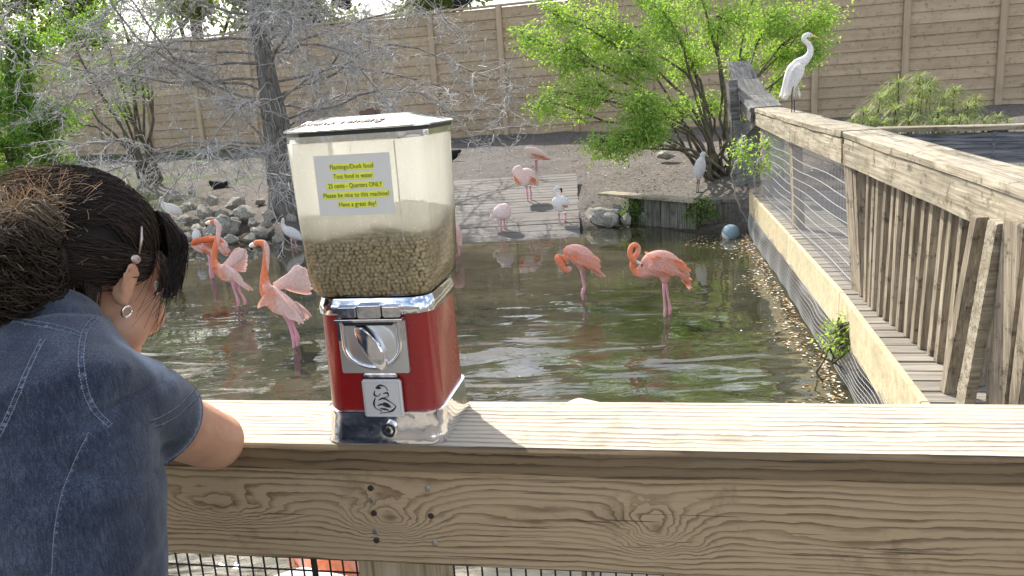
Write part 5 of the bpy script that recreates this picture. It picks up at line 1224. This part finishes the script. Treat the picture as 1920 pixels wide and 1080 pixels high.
# abstract dark embossed emblem on the chute door
rg_ = random.Random(9); em = []
for pts in ([(-.008, .016), (-.002, .020), (.006, .018), (.009, .012)], [(-.010, .012), (-.011, .006), (-.006, .004), (-.002, .008)], [(.002, .008), (.008, .009), (.009, .004), (.003, .002)], [(-.010, .002), (-.013, -.006), (-.011, -.014), (-.002, -.018)],
            [(-.006, -.002), (.002, .001), (.012, -.005), (.019, -.011)], [(.019, -.011), (.013, -.017), (.004, -.020), (-.006, -.021)], [(-.008, -.010), (-.001, -.008), (.006, -.012), (.012, -.012)], [(-.005, -.014), (.002, -.015), (.008, -.017)]):
    q_ = smoothpts([(a, b_, .0006+.0009*((i % 3) == 1)) for i, (a, b_) in enumerate(pts)], 12); em.append(tube([Vector((.008+a*1.02, FY-.0128, .073+b_*1.02)) for a, b_, r in q_], [max(r, .0004) for a, b_, r in q_], 6))
em.append(ell((.004, FY-.0128, .0895), (.004, .0006, .002))); em.append(ell((.0135, FY-.0128, .064), (.006, .0006, .003), Matrix.Rotation(.5, 3, 'Y')))
vm('emblem', join(*em), M_blk)
# lock on the base
lx, lz, ly = .011, .0235, -.0855
lk = vm('lock', join(tube([(lx, ly+.004, lz), (lx, ly-.0015, lz), (lx, ly-.0018, lz)], [.0118, .0118, .010], 28)), M_chrome, auto=40)
vm('lock_ring', tube([(lx, ly, lz), (lx, ly-.0022, lz)], [.0095, .0095], 28), M_blk)
vm('lock_core', join(tube([(lx, ly, lz), (lx, ly-.0034, lz), (lx, ly-.0036, lz)], [.0066, .0066, .0055], 24)), M_chrome, auto=40); vm('key_hole', join(tube([(lx, ly-.003, lz), (lx, ly-.0040, lz)], [.0035, .0035], 16), box((lx, ly-.0038, lz+.004), (.0016, .001, .004))), M_blk)

# ------------------------------------------------------------------ the person at the railing
PS = thing('person', 'person in a blue denim short-sleeved shirt leaning on the railing, dark hair tied back', 'person', (-.53, .74, .56))
po = Vector(PS.location)
def pk(n_, g, m, **k): return mk(n_, xf(g, -po), m, PS, **k)
HC = Vector((-.541, 1.02, 1.925)); fz = .40; az = math.radians(26)
fwd = Vector((math.sin(az)*math.cos(fz), math.cos(az)*math.cos(fz), -math.sin(fz))); rgt = Vector((math.cos(az), -math.sin(az), 0)); upv = rgt.cross(fwd)
HR = Matrix((rgt, fwd, upv)).transposed()
def H(r, f, u): return HC+rgt*r+fwd*f+upv*u
NB = Vector((-.60, .925, 1.852)); SR = Vector((-.473, .835, 1.822)); SL = Vector((-.76, 1.02, 1.82)); ELB = Vector((-.430, 1.045, 1.662)); HND = Vector((-.65, 1.19, 1.668))
SP = Vector((-.555, .845, 1.68)); PV = Vector((-.54, .76, 1.36)); tr_ax = (SR-SL).normalized()
# hand with five bent fingers, built in its own frame (x = towards the fingertips, z = back of the hand)
def hand(wrist, dirv, back, side):
    x = dirv.normalized(); z = (back-x*back.dot(x)).normalized(); y = z.cross(x)*side; G = []
    W = lambda a, b_, c: wrist+x*a+y*b_+z*c
    G.append(tube([W(-.02, 0, 0), W(.02, 0, 0), W(.06, 0, .002), W(.085, 0, 0)], [.022, .027, .036, .034], 14, axis=z, ratio=.42))
    for k, (o_, ln, an) in enumerate(((-.029, .068, -.12), (-.010, .076, -.03), (.010, .071, .05), (.028, .056, .16))):
        p0_ = W(.078, o_, 0); d = x*math.cos(an)+y*math.sin(an); P_ = [W(.05, o_*.8, 0), p0_]
        c = 0.
        for i, f_ in enumerate((.45, .3, .25)): c += .3+.12*i; P_.append(P_[-1]+(d*math.cos(c)-z*math.sin(c))*ln*f_)
        G.append(tube(P_, [.0095, .0092, .0085, .0078, .0062], 10))
    G.append(tube([W(.01, -.02, -.004), W(.035, -.042, -.008), W(.062, -.052, -.012), W(.085, -.05, -.018)], [.013, .012, .0105, .008], 10)); return G
skin = []
# head
skin += [ell(H(0, -.012, .018), (.072, .090, .082), HR), ell(H(0, .032, -.045), (.060, .062, .072), HR), ell(H(0, .055, -.098), (.034, .034, .026), HR), ell(H(0, .075, -.105), (.018, .018, .016), HR),
         ell(H(.038, .062, -.052), (.027, .027, .030), HR), ell(H(-.038, .062, -.052), (.027, .027, .030), HR), ell(H(.047, .030, -.075), (.022, .032, .032), HR), ell(H(-.047, .030, -.075), (.022, .032, .032), HR),
         ell(H(0, .078, .012), (.050, .022, .030), HR), tube([H(0, .088, .0), H(0, .102, -.022), H(0, .112, -.040), H(0, .095, -.050)], [.008, .010, .0125, .009], 10), ell(H(.011, .096, -.046), (.008, .010, .007), HR), ell(H(-.011, .096, -.046), (.008, .010, .007), HR),
         tube([H(-.024, .082, -.074), H(-.010, .094, -.070), H(0, .095, -.072), H(.010, .094, -.070), H(.024, .082, -.074)], [.003, .006, .0065, .006, .003], 8), tube([H(-.020, .082, -.082), H(0, .094, -.084), H(.020, .082, -.082)], [.003, .008, .003], 8)]
neck = [NB+Vector((0, 0, -.03)), NB.lerp(H(0, -.04, -.06), .5)+Vector((.0, .0, .008)), H(0, -.03, -.055)]
skin.append(tube(neck, [.062, .053, .052], 18)); skin.append(ell(NB+Vector((.0, .0, -.03)), (.10, .08, .05)))
# ears (helix ring, lobe, tragus)
for s_ in (1, -1):
    e0 = H(.071*s_, -.004, -.020); 
    def EP(a, b_, c): return e0+rgt*(s_*c)+fwd*a*.9+upv*b_*.84
    helix = [EP(.012, -.004, .002), EP(.014, .014, .008), EP(.004, .028, .013), EP(-.010, .027, .018), EP(-.017, .014, .020), EP(-.016, -.004, .017), EP(-.008, -.020, .011), EP(.001, -.031, .006), EP(.008, -.027, .003)]
    q_ = smoothpts([tuple(p) for p in helix], 26); skin.append(tube([Vector(p) for p in q_], [.0032+.0022*(i > 19) for i in range(26)], 8))
    skin.append(tube([Vector(p) for p in smoothpts([tuple(EP(.006, .018, .008)), tuple(EP(-.006, .016, .014)), tuple(EP(-.009, .002, .013)), tuple(EP(-.004, -.012, .008)), tuple(EP(.005, -.014, .004))], 14)], .0030, 8))
    skin.append(ell(EP(-.001, -.004, .001), (.012, .015, .026), HR)); skin.append(ell(EP(.011, -.006, .005), (.0035, .004, .006), HR)); skin.append(ell(EP(.003, -.028, .005), (.004, .0055, .006), HR))
# arms
def arm(S, El, Hd, back, side):
    G = [tube([S, S.lerp(El, .35), S.lerp(El, .7), El], [.044, .045, .043, .040], 18), ell(El, (.041, .042, .040)), ell(El+(El-S).normalized()*.008+(El-Hd).normalized()*.010, (.030, .030, .030)), tube([El, El.lerp(Hd, .3), El.lerp(Hd, .7), Hd], [.040, .041, .032, .024], 16)]
    return G+hand(Hd, (Hd-El), back, side)
skin += arm(SR, ELB, HND, Vector((0, .1, 1)), 1)
EL = Vector((-.95, 1.12, 1.666)); skin += arm(SL, EL, Vector((-.80, 1.20, 1.672)), Vector((0, .1, 1)), -1)
skin.append(tube([SR, NB.lerp(SP, .4), SL], [.05, .08, .05], 14)); g = fuse(skin, .0042, 5, .5)
def skin_b(p):
    v = coords('Object', rand=False); n = noise(v, 18., 4, .6); m_ = noise(v, 300., 3, .6)
    c = mix(step(n, .35, .7)*.7, (.56, .315, .20), (.45, .22, .135)); c = mix(step(noise(v, 120., 2), .66, .72)*.25, c, (.3, .15, .09))
    p.subsurface_method = 'RANDOM_WALK' if hasattr(p, 'subsurface_method') else 'RANDOM_WALK'
    return {'Base Color': c, 'Roughness': .5, 'Subsurface Weight': .12, 'Subsurface Radius': (.012, .004, .002), 'Subsurface Scale': .6, 'Specular IOR Level': .4, 'Normal': bump(m_*.6+noise(v, 70., 3, .6)*1.2, .3, .0022)}
M_skin = mat('skin', skin_b)
bodyo = pk('body', g, M_skin, smooth=True)
for s_ in (1, -1):
    pk('eye', ell(H(.031*s_, .078, -.012), (.0125, .0125, .0125), HR), mat('eyeball', lambda p: {'Base Color': (.7, .66, .62), 'Roughness': .1}), smooth=True)
    pk('iris', ell(H(.032*s_, .0885, -.014), (.006, .003, .006), HR), M_eye, smooth=True)
    V_, F_ = np_tubes(np.array([[tuple(H(s_*(.020+k*.0023), .090-k*.0008, -.008)), tuple(H(s_*(.021+k*.0026), .098-k*.0005, -.012)), tuple(H(s_*(.022+k*.0029), .104-k*.0005, -.009))] for k in range(11)]), np.tile([[.0006, .0005, .0002]], (11, 1)), 3)
    pk('eyelashes', ([Vector(p) for p in V_], [tuple(f) for f in F_]), M_eye)
    V_, F_ = np_tubes(np.array([[tuple(H(s_*(.012+k*.0014), .091-k*.0007, .008+.003*math.sin(k*.15))), tuple(H(s_*(.017+k*.0014), .091-k*.0009, .012+.003*math.sin(k*.15)))] for k in range(22)]), np.tile([[.0007, .0003]], (22, 1)), 3)
    pk('eyebrow', ([Vector(p) for p in V_], [tuple(f) for f in F_]), M_eye)
er = H(.079, .001, -.054)
pk('earring', tube([er+fwd*(.0066*math.cos(a))+upv*(.0066*math.sin(a)-.001)+rgt*(.002*math.sin(a)) for a in np.linspace(.9, 2*PI+.4, 26)], .0017, 8), plain('silver', (.85, .83, .8), .15, 1.), smooth=True)
pk('earring', tube([er-rgt*.16+fwd*(.0066*math.cos(a))+upv*(.0066*math.sin(a)-.001) for a in np.linspace(.9, 2*PI+.4, 26)], .0017, 8), plain('silver', (.85, .83, .8), .15, 1.), smooth=True)

# shirt
HEM = SR.lerp(ELB, .56); HEML = SL.lerp(EL, .56)
sh = [tube([SR.lerp(SL, .5)+Vector((0, 0, .0)), SP+Vector((-.01, .02, .08)), SP, SP.lerp(PV, .35), SP.lerp(PV, .7), PV+Vector((0, 0, -.08))], [.095, .118, .118, .112, .118, .13], 30, axis=tr_ax, ratio=[1.5, 1.48, 1.34, 1.25, 1.28, 1.3]),
      tube([SR+Vector((.002, -.002, -.004)), SR.lerp(NB, .5)+Vector((0, -.008, .0)), NB+Vector((-.0, -.025, -.012)), SL.lerp(NB, .5), SL], [.050, .052, .060, .055, .052], 18),
      tube([SR, SR.lerp(ELB, .2)+Vector((.0, 0, -.004)), SR.lerp(ELB, .4), HEM], [.056, .058, .056, .053], 22), tube([SL, SL.lerp(EL, .3), HEML], [.058, .062, .055], 18), ell(SR.lerp(SP, .45)+Vector((.0, .0, .02)), (.085, .085, .085)),
      tube([NB+Vector((-.01, -.02, -.02)), NB+Vector((-.006, -.004, .012))], [.074, .066], 20)]
g = fuse(sh, .0052, 9, .5)
bmx = BVHTree.FromPolygons([tuple(v) for v in g[0]], g[1])
me = bpy.data.meshes.new('t'); me.from_pydata([tuple(v) for v in g[0]], [], g[1]); me.update(); nrm = [v.normal.copy() for v in me.vertices]; bpy.data.meshes.remove(me)
ad0 = (ELB-SR).normalized(); ht0 = (HEM-SR).dot(ad0)
def fold(p):
    q = p-SR; d = 0.
    # creases fanning out of the armpit and across the back
    pit = SR.lerp(SP, .35)+Vector((.04, .02, -.045)); r_ = (p-pit).length; a = math.atan2(p.z-pit.z, (p-pit).dot(tr_ax))
    d += .0032*math.sin(a*9+3*mnoise.noise(p*9))*math.exp(-((r_-.09)/.06)**2)*(1 if (p-pit).dot(tr_ax) < -.02 else 0)
    d += .006*mnoise.noise(Vector((p.x*7, p.y*7, p.z*16)))*1.+.0022*mnoise.noise(p*34)
    dd = abs(mnoise.noise(Vector((p.x*5+3, p.y*5, p.z*11)))); d += -.006*math.exp(-(dd/.09)**2)*.8
    tt = (p-SR).dot(ad0); return d*(1-.85*math.exp(-((tt-ht0)/.035)**2)) if (p-SR).length < .3 else d
g = ([v+n_*fold(v) for v, n_ in zip(g[0], nrm)], g[1])
# cut the sleeve ends, the neck and the bottom open so skin comes out of real openings
def cut(g, keep): 
    V_, F_ = g; kp = [keep(v) for v in V_]; return V_, [f for f in F_ if all(kp[i] for i in f)]
ad = (ELB-SR).normalized(); adl = (EL-SL).normalized(); nd = (H(0, -.04, -.05)-NB).normalized()
hemt = (HEM-SR).dot(ad)-.004
g = cut(g, lambda v: not ((v-SR).dot(ad) > hemt and (v-(SR+ad*((v-SR).dot(ad)))).length < .067 and (v-SR).dot(ad) < .3) and not ((v-SL).dot(adl) > (HEML-SL).dot(adl)-.004 and (v-(SL+adl*((v-SL).dot(adl)))).length < .085) and not ((v-NB).dot(nd) > .003 and (v-NB).length < .09))
def hemring(S, ax, t0, name='hem'):
    cnt = {}
    for f in g[1]:
        for a_, b_ in zip(f, f[1:]+f[:1]): cnt[(min(a_, b_), max(a_, b_))] = cnt.get((min(a_, b_), max(a_, b_)), 0)+1
    bd = {i for e, c_ in cnt.items() if c_ == 1 for i in e}; e1 = ax.orthogonal().normalized(); e2 = ax.cross(e1); bins = [[] for _ in range(24)]; hit = []
    for i in bd:
        q_ = g[0][i]-S; t = q_.dot(ax); r_ = q_-ax*t
        if abs(t-t0) < .03 and r_.length < .11: a_ = math.atan2(r_.dot(e2), r_.dot(e1)) % (2*PI); bins[int(a_/(2*PI)*24) % 24].append(r_.length); hit.append((i, a_))
    R_ = [sum(b_)/len(b_) if b_ else .055 for b_ in bins]; R_ = [(R_[i-1]+R_[i]*2+R_[(i+1) % 24])/4 for i in range(24)]
    def rad_(a_): x_ = a_/(2*PI)*24-.5; k_ = int(math.floor(x_)); f_ = x_-k_; return R_[k_ % 24]*(1-f_)+R_[(k_+1) % 24]*f_
    for i, a_ in hit: g[0][i] = S+ax*t0+(e1*math.cos(a_)+e2*math.sin(a_))*rad_(a_)
    pts_ = [S+ax*(t0-.001)+(e1*math.cos(a_)+e2*math.sin(a_))*(rad_(a_)+.0005) for a_ in np.linspace(0, 2*PI, 60)]
    return tube(pts_, .0022, 8)
hr = [hemring(SR, ad, hemt), hemring(SL, adl, (HEML-SL).dot(adl)-.004)]
used = sorted({i for f in g[1] for i in f}); mp_ = {i: k for k, i in enumerate(used)}; g = ([g[0][i] for i in used], [tuple(mp_[i] for i in f) for f in g[1]])
def denim_b(p):
    v = coords('Object', rand=False); x, y, z = sep(v)
    tw = noise(comb((x+y)*900., (x+y)*900.+z*500., z*900.), 1., 2, .6); sl2 = noise(comb(x*420., y*420., z*60.), 1., 3, .7); bl_ = noise(v, 22., 5, .6); bg_ = noise(v, 6., 3)
    f = attr('col'); fd = sep(f.v)[0]
    c = ramp(tw*.45+sl2*.3+bl_*.25, (.36, (.008, .011, .022)), (.5, (.026, .035, .058)), (.64, (.10, .125, .17)))
    c = mix(step(bg_+fd*.5, .5, .9)*.55, c, ramp(tw*.5+sl2*.5, (.3, (.07, .095, .15)), (.7, (.25, .30, .38))))
    c = mix(fd*.75, c, ramp(tw*.5+sl2*.5, (.3, (.14, .18, .27)), (.7, (.42, .48, .57))))
    return {'Base Color': c, 'Roughness': .9, 'Specular IOR Level': .2, 'Sheen Weight': .25, 'Sheen Roughness': .5, 'Normal': bump(tw*.6+sl2*.4+bl_*.8, .5, .0022)}
M_denim = mat('blue_denim', denim_b)
fade = []
for v in g[0]:
    t = (v-HEM).dot(ad); near_ax = (v-(SR+ad*((v-SR).dot(ad)))).length < .09
    f_ = math.exp(-((t+.004)/.006)**2)*.75 if near_ax and t > -.05 else 0
    c_ = at(265, 680, .90); dx = (v-c_); f_ += .85*math.exp(-(dx.length/.045)**2)*max(0, .45+1.6*mnoise.noise(Vector((v.x*40, v.y*40, v.z*16))))
    fade.append((min(1, f_),)*3+(1,))
def M_seamd_(): return mat('denim_seam', lambda p: {'Base Color': ramp(noise(coords('Object', rand=False), 220., 3, .7), (.35, (.02, .03, .055)), (.52, (.055, .075, .12)), (.7, (.19, .23, .30))), 'Roughness': .9})
shirt = pk('denim_shirt', g, M_denim, smooth=True, col=fade)
md = shirt.modifiers.new('t', 'SOLIDIFY'); md.thickness = .002; md.offset = 1
bvh = BVHTree.FromPolygons([tuple(v) for v in g[0]], g[1])
def on_shirt(px, py, lift=.001):
    o_ = Vector((0, 0, CAMZ)); d = ray(px, py).normalized(); h_ = bvh.ray_cast(o_, d)
    if h_[0] is None or h_[3] > 1.6: return None
    return h_[0]+(h_[1] if h_[1].dot(d) < 0 else -h_[1])*lift, (h_[1] if h_[1].dot(d) < 0 else -h_[1])
for h_ in hr: pk('hem', h_, M_seamd_(), smooth=True)
M_thread = plain('pale_stitching', (.22, .24, .26), .8); M_seamd = mat('denim_seam', lambda p: {'Base Color': ramp(noise(coords('Object', rand=False), 220., 3, .7), (.35, (.02, .03, .055)), (.52, (.055, .075, .12)), (.7, (.19, .23, .30))), 'Roughness': .9})
def seam(pts, wid=.0075, two_rows=True, n=70):
    Q = smoothpts(pts, n); P_ = [on_shirt(a, b_) for a, b_ in Q]; P_ = [q_ for q_ in P_ if q_]
    if len(P_) < 4: return
    V_ = []; F_ = []; st = []
    for i, (p, n_) in enumerate(P_):
        t = (P_[min(i+1, len(P_)-1)][0]-P_[max(i-1, 0)][0]).normalized(); s_ = t.cross(n_).normalized(); pu = .0009*math.sin(i*1.9+mnoise.noise(p*50)*3)
        V_ += [p-s_*wid/2-n_*.002, p-s_*wid/2+n_*(.0008+pu), p+n_*(.0014+pu), p+s_*wid/2+n_*(.0008+pu), p+s_*wid/2-n_*.002]
        st.append((p-s_*wid*.32+n_*.0022, p+s_*wid*.32+n_*.0022))
    for i in range(len(P_)-1):
        for k in range(4): q_ = i*5+k; F_.append((q_, q_+1, q_+6, q_+5))
    pk('seam', (V_, F_), M_seamd, smooth=True)
    for r_ in ((0, 1) if two_rows else (1,)):
        G = []; L_ = [s[r_] for s in st]
        for i in range(0, len(L_)-1): a, b_ = L_[i], L_[i+1]; G.append(tube([a, a.lerp(b_, .35), a.lerp(b_, .7)], [.0003, .00055, .0003], 4))
        o_ = pk('stitching', join(*G), M_thread); o_['kind'] = 'stuff'
seam([(-10, 602), (50, 607), (110, 618), (152, 632)], .010)
seam([(215, 566), (190, 585), (165, 612), (154, 640), (152, 690), (162, 740), (180, 775), (205, 800)], .008)
seam([(82, 640), (62, 680), (35, 740), (8, 800), (-15, 840)], .007)
seam([(168, 812), (140, 870), (118, 930), (105, 1000), (100, 1075)], .004, False)
seam([(372, 722), (348, 746), (318, 770), (278, 792)], .004, False); seam([(378, 736), (355, 758), (322, 784), (285, 802)], .004, False)
seam([(60, 553), (110, 545), (160, 543), (212, 550)], .006)
# trousers and shoes (standing on the deck)
leg = []
for s_ in (1, -1):
    hp0 = PV+tr_ax*(.085*s_); kn = Vector((hp0.x+.02, hp0.y+.03, 1.0)); an_ = Vector((hp0.x+.01, hp0.y-.02, .63)); leg.append(tube([hp0+Vector((0, 0, .02)), hp0.lerp(kn, .5), kn, kn.lerp(an_, .5), an_], [.105, .088, .066, .062, .05], 18))
    ft = tube([an_+Vector((0, -.03, -.035)), an_+Vector((.01, .05, -.03)), an_+Vector((.03, .15, -.045)), an_+Vector((.035, .19, -.05))], [.036, .042, .036, .022], 14); pk('shoe', fuse([ft, ell(an_+Vector((0, 0, .0)), (.045, .05, .05))], .007, 4), plain('dark_shoe', (.05, .05, .055), .6), smooth=True)
leg.append(ell(PV+Vector((0, 0, .02)), (.17, .13, .12))); pk('trousers', fuse(leg, .009, 6), plain('dark_trousers', (.03, .035, .05), .9), smooth=True)

# hair
def hair_mat(name, a, b_, tr=.25, rough=.38):
    def bd(p):
        r = sep(attr('col').v)[0]; c = mix(r, a, b_); translucent(p, mix(1., c, (1.2, 1.15, 1.05), 'MULTIPLY'), tr); return {'Base Color': c, 'Roughness': rough, 'Specular IOR Level': .28}
    return mat(name, bd)
M_hair = hair_mat('dark_brown_hair', (.010, .0065, .0055), (.05, .03, .02), .12); M_hairl = hair_mat('brown_hair_sun_painted', (.018, .010, .006), (.62, .48, .33), .42)  # second hair colour runs to gold where sunlight is painted in
M_hcap = plain('hair_base', (.010, .007, .006), .85)
cap_ = [ell(H(0, -.022, .026), (.080, .098, .088), HR), ell(H(0, -.045, -.015), (.062, .055, .058), HR)]
gcap = fuse(cap_, .006, 4); 
def keepc(v):
    q = v-HC; f_ = q.dot(fwd); u_ = q.dot(upv); return not (f_ > .035 and u_ < .045) and not (f_ > -.028 and u_ < -.012)
gcap = cut(gcap, keepc); pk('hair_base', gcap, M_hcap, smooth=True)
GP = H(.012, -.108, .005)                              # where the hair is gathered
rg = np.random.default_rng(17); a3 = lambda v: np.array(tuple(v))
R_, F_, U_, C_ = a3(rgt), a3(fwd), a3(upv), a3(HC)
def ellp(r, f, u, k=1.):
    "point pushed onto the hair ellipsoid"
    c = np.array([0, -.022, .024]); q = np.array([r, f, u])-c; s = np.array([.083, .101, .091])*k; q = q/np.sqrt(((q/s)**2).sum()); return c+q
def w3(q): return C_+R_*q[0]+F_*q[1]+U_*q[2]
gpl = np.array([.012, -.112, .0]); paths = []; rad = []
for i in range(6500):
    # start along the hairline: forehead, temple, above the ear, nape
    t = rg.random()
    if t < .5: s = np.array([rg.uniform(-.07, .07), .062+rg.uniform(-.05, .012), .055+rg.uniform(-.01, .03)])
    elif t < .85: s = np.array([.074*rg.choice([1, 1, 1, -1]), rg.uniform(-.015, .055), rg.uniform(-.008, .05)])
    else: s = np.array([rg.uniform(-.05, .07), rg.uniform(-.09, -.035), rg.uniform(-.075, -.02)])
    k = 1.+abs(rg.normal(0, .013)); pts_ = []; wv = rg.normal(0, .0022, 3); ph = rg.uniform(0, 6)
    for u in np.linspace(0, 1, 11):
        q = s*(1-u)+(gpl+wv*4)*u; q = q+np.array([0, 0, .06])*math.sin(PI*u)*(1 if s[2] > .02 else .1)*(.6+.5*rg.random()*0); q = ellp(*(q+wv*math.sin(u*5+ph)), k*(1+.05*math.sin(PI*u)) if u < .93 else k)
        pts_.append(w3(q))
    paths.append(pts_); rad.append(rg.uniform(.0005, .0010))
def strands(name, paths, rad, m, taper=.3, bright=None):
    P_ = np.array(paths)-a3(po); n, k, _ = P_.shape; R2 = np.array(rad)[:, None]*np.linspace(1, taper, k)[None]; V_, Fq = np_tubes(P_, R2, 3)
    c = np.repeat(rg.random(n)**1.6 if bright is None else bright, k*3)[:, None]; o_ = np_obj(name, V_, Fq, m, PS, kind='stuff', smooth=True, col=np.concatenate([c, c, c, np.ones_like(c)], 1)); return o_
strands('hair_strands', paths, rad, M_hair)
paths = []; rad = []
for i in range(900):          # crown strands coloured warm brown to paint in the sunlit rim
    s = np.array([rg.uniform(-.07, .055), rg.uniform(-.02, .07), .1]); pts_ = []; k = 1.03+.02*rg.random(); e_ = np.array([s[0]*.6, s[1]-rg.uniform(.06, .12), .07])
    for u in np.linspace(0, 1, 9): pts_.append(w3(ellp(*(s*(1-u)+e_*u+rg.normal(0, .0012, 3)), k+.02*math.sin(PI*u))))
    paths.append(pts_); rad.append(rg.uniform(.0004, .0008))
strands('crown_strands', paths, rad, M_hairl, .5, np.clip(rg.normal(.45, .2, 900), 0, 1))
# loose flyaways on top, sunlight painted in as lighter colour
paths = []; rad = []
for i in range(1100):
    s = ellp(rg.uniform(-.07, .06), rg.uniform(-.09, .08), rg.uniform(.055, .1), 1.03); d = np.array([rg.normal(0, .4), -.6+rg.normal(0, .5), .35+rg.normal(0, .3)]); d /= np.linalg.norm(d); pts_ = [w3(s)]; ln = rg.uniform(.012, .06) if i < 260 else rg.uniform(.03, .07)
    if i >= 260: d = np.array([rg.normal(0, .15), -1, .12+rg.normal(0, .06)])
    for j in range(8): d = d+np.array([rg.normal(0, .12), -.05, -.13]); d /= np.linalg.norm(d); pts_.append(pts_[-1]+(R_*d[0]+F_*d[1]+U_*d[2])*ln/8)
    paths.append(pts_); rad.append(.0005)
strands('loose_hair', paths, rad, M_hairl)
# fringe falling forward over the forehead and beside the cheek
paths = []; rad = []
for i in range(1900):
    a = rg.uniform(-.9, 1.15); s = np.array([.055*math.sin(a), .045+.02*rg.random(), .085]); e = np.array([.078*math.sin(a)*(1+.1*rg.random()), .058+.052*math.cos(a)+rg.uniform(-.004, .010), -.008+rg.uniform(-.03, .02)+.012*math.cos(a)]); m1 = np.array([.078*math.sin(a), .052+.048*math.cos(a)+rg.uniform(-.004, .009), .055])
    kf = rg.uniform(.84, 1.02); m1 = m1*np.array([kf, kf, 1]); e = e*np.array([kf, kf, 1])
    if a > .75: e[1] = .055+rg.uniform(-.012, .02); e[0] = .070+.004*rg.random(); e[2] = .0+rg.uniform(-.03, .015)
    pts_ = [w3(np.array(q)) for q in smoothpts([tuple(s), tuple(m1), tuple((m1+e)/2+np.array([.003*math.sin(a), .006, 0])), tuple(e)], 11)]; paths.append(pts_); rad.append(rg.uniform(.0005, .001))
for i in range(22):      # thin wisps in front of the ear
    s = np.array([.072, .035+rg.uniform(-.01, .01), .03]); e = np.array([.072+rg.uniform(-.004, .006), .035+rg.uniform(-.02, .03), -.075+rg.uniform(-.02, .04)]); m1 = (s+e)/2+np.array([.012, rg.uniform(-.01, .02), 0]); paths.append([w3(np.array(q)) for q in smoothpts([tuple(s), tuple(m1), tuple(e)], 11)]); rad.append(.0005)
for i in range(60):      # short strands behind the ear
    s = np.array([.066, -.045+rg.uniform(-.012, .012), -.01]); e = np.array([.060, -.040+rg.uniform(-.02, .012), -.085+rg.uniform(-.02, .03)]); m1 = (s+e)/2+np.array([.008, rg.uniform(-.006, .006), 0]); paths.append([w3(np.array(q)) for q in smoothpts([tuple(s), tuple(m1), tuple(e)], 11)]); rad.append(.0006)
strands('fringe', paths, rad, M_hair, .4)
# hair clip
pk('hair_clip', join(tube([H(.086, -.004, .052), H(.0885, -.003, .036), H(.087, -.002, .018)], [.0012, .0022, .001], 8), ell(H(.088, -.006, .010), (.0025, .0075, .0055), HR)), plain('tarnished_clip', (.5, .42, .38), .3, .8), smooth=True)
# ponytail: frizzy, wavy mass behind the head towards the viewer's left
g = fuse([tube([GP+fwd*.01, at(112, 475, .93), at(66, 505, .90), at(12, 530, .89), at(-50, 540, .89)], [.014, .022, .036, .038, .03], 18)], .006, 5)
pk('ponytail_base', g, plain('ponytail_core', (.02, .012, .008), .7), smooth=True)
hb = BVHTree.FromPolygons([tuple(v) for v in g[0]], g[1]); cen_ = [a3(GP), a3(at(116, 470, .93)), a3(at(70, 500, .90)), a3(at(14, 525, .89)), a3(at(-50, 570, .89)), a3(at(-90, 610, .89))]
paths = []; rad = []; br = []
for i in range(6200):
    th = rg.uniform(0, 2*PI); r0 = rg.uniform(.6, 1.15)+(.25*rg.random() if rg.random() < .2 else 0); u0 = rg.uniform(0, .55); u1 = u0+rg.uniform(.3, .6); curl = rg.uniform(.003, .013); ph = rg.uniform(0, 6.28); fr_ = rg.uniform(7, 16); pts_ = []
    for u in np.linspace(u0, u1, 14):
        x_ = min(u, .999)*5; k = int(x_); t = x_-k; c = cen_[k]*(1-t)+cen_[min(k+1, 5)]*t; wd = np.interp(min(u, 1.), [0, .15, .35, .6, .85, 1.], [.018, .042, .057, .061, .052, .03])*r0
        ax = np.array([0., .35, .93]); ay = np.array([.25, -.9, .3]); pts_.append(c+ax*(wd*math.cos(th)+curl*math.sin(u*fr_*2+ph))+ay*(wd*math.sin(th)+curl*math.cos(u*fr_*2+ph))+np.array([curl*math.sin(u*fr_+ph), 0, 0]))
    paths.append(pts_); rad.append(rg.uniform(.0005, .0011)); br.append(np.clip(.02+.7*max(0, math.cos(th)-.25)*rg.uniform(.5, 1.2)+abs(rg.normal(0, .06)), 0, 1))  # upper strands get the golden colour: painted sunlight, darker below
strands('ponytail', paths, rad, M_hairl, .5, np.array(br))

# frizz over the ponytail, coloured golden to paint the sun on it
paths = []; rad = []
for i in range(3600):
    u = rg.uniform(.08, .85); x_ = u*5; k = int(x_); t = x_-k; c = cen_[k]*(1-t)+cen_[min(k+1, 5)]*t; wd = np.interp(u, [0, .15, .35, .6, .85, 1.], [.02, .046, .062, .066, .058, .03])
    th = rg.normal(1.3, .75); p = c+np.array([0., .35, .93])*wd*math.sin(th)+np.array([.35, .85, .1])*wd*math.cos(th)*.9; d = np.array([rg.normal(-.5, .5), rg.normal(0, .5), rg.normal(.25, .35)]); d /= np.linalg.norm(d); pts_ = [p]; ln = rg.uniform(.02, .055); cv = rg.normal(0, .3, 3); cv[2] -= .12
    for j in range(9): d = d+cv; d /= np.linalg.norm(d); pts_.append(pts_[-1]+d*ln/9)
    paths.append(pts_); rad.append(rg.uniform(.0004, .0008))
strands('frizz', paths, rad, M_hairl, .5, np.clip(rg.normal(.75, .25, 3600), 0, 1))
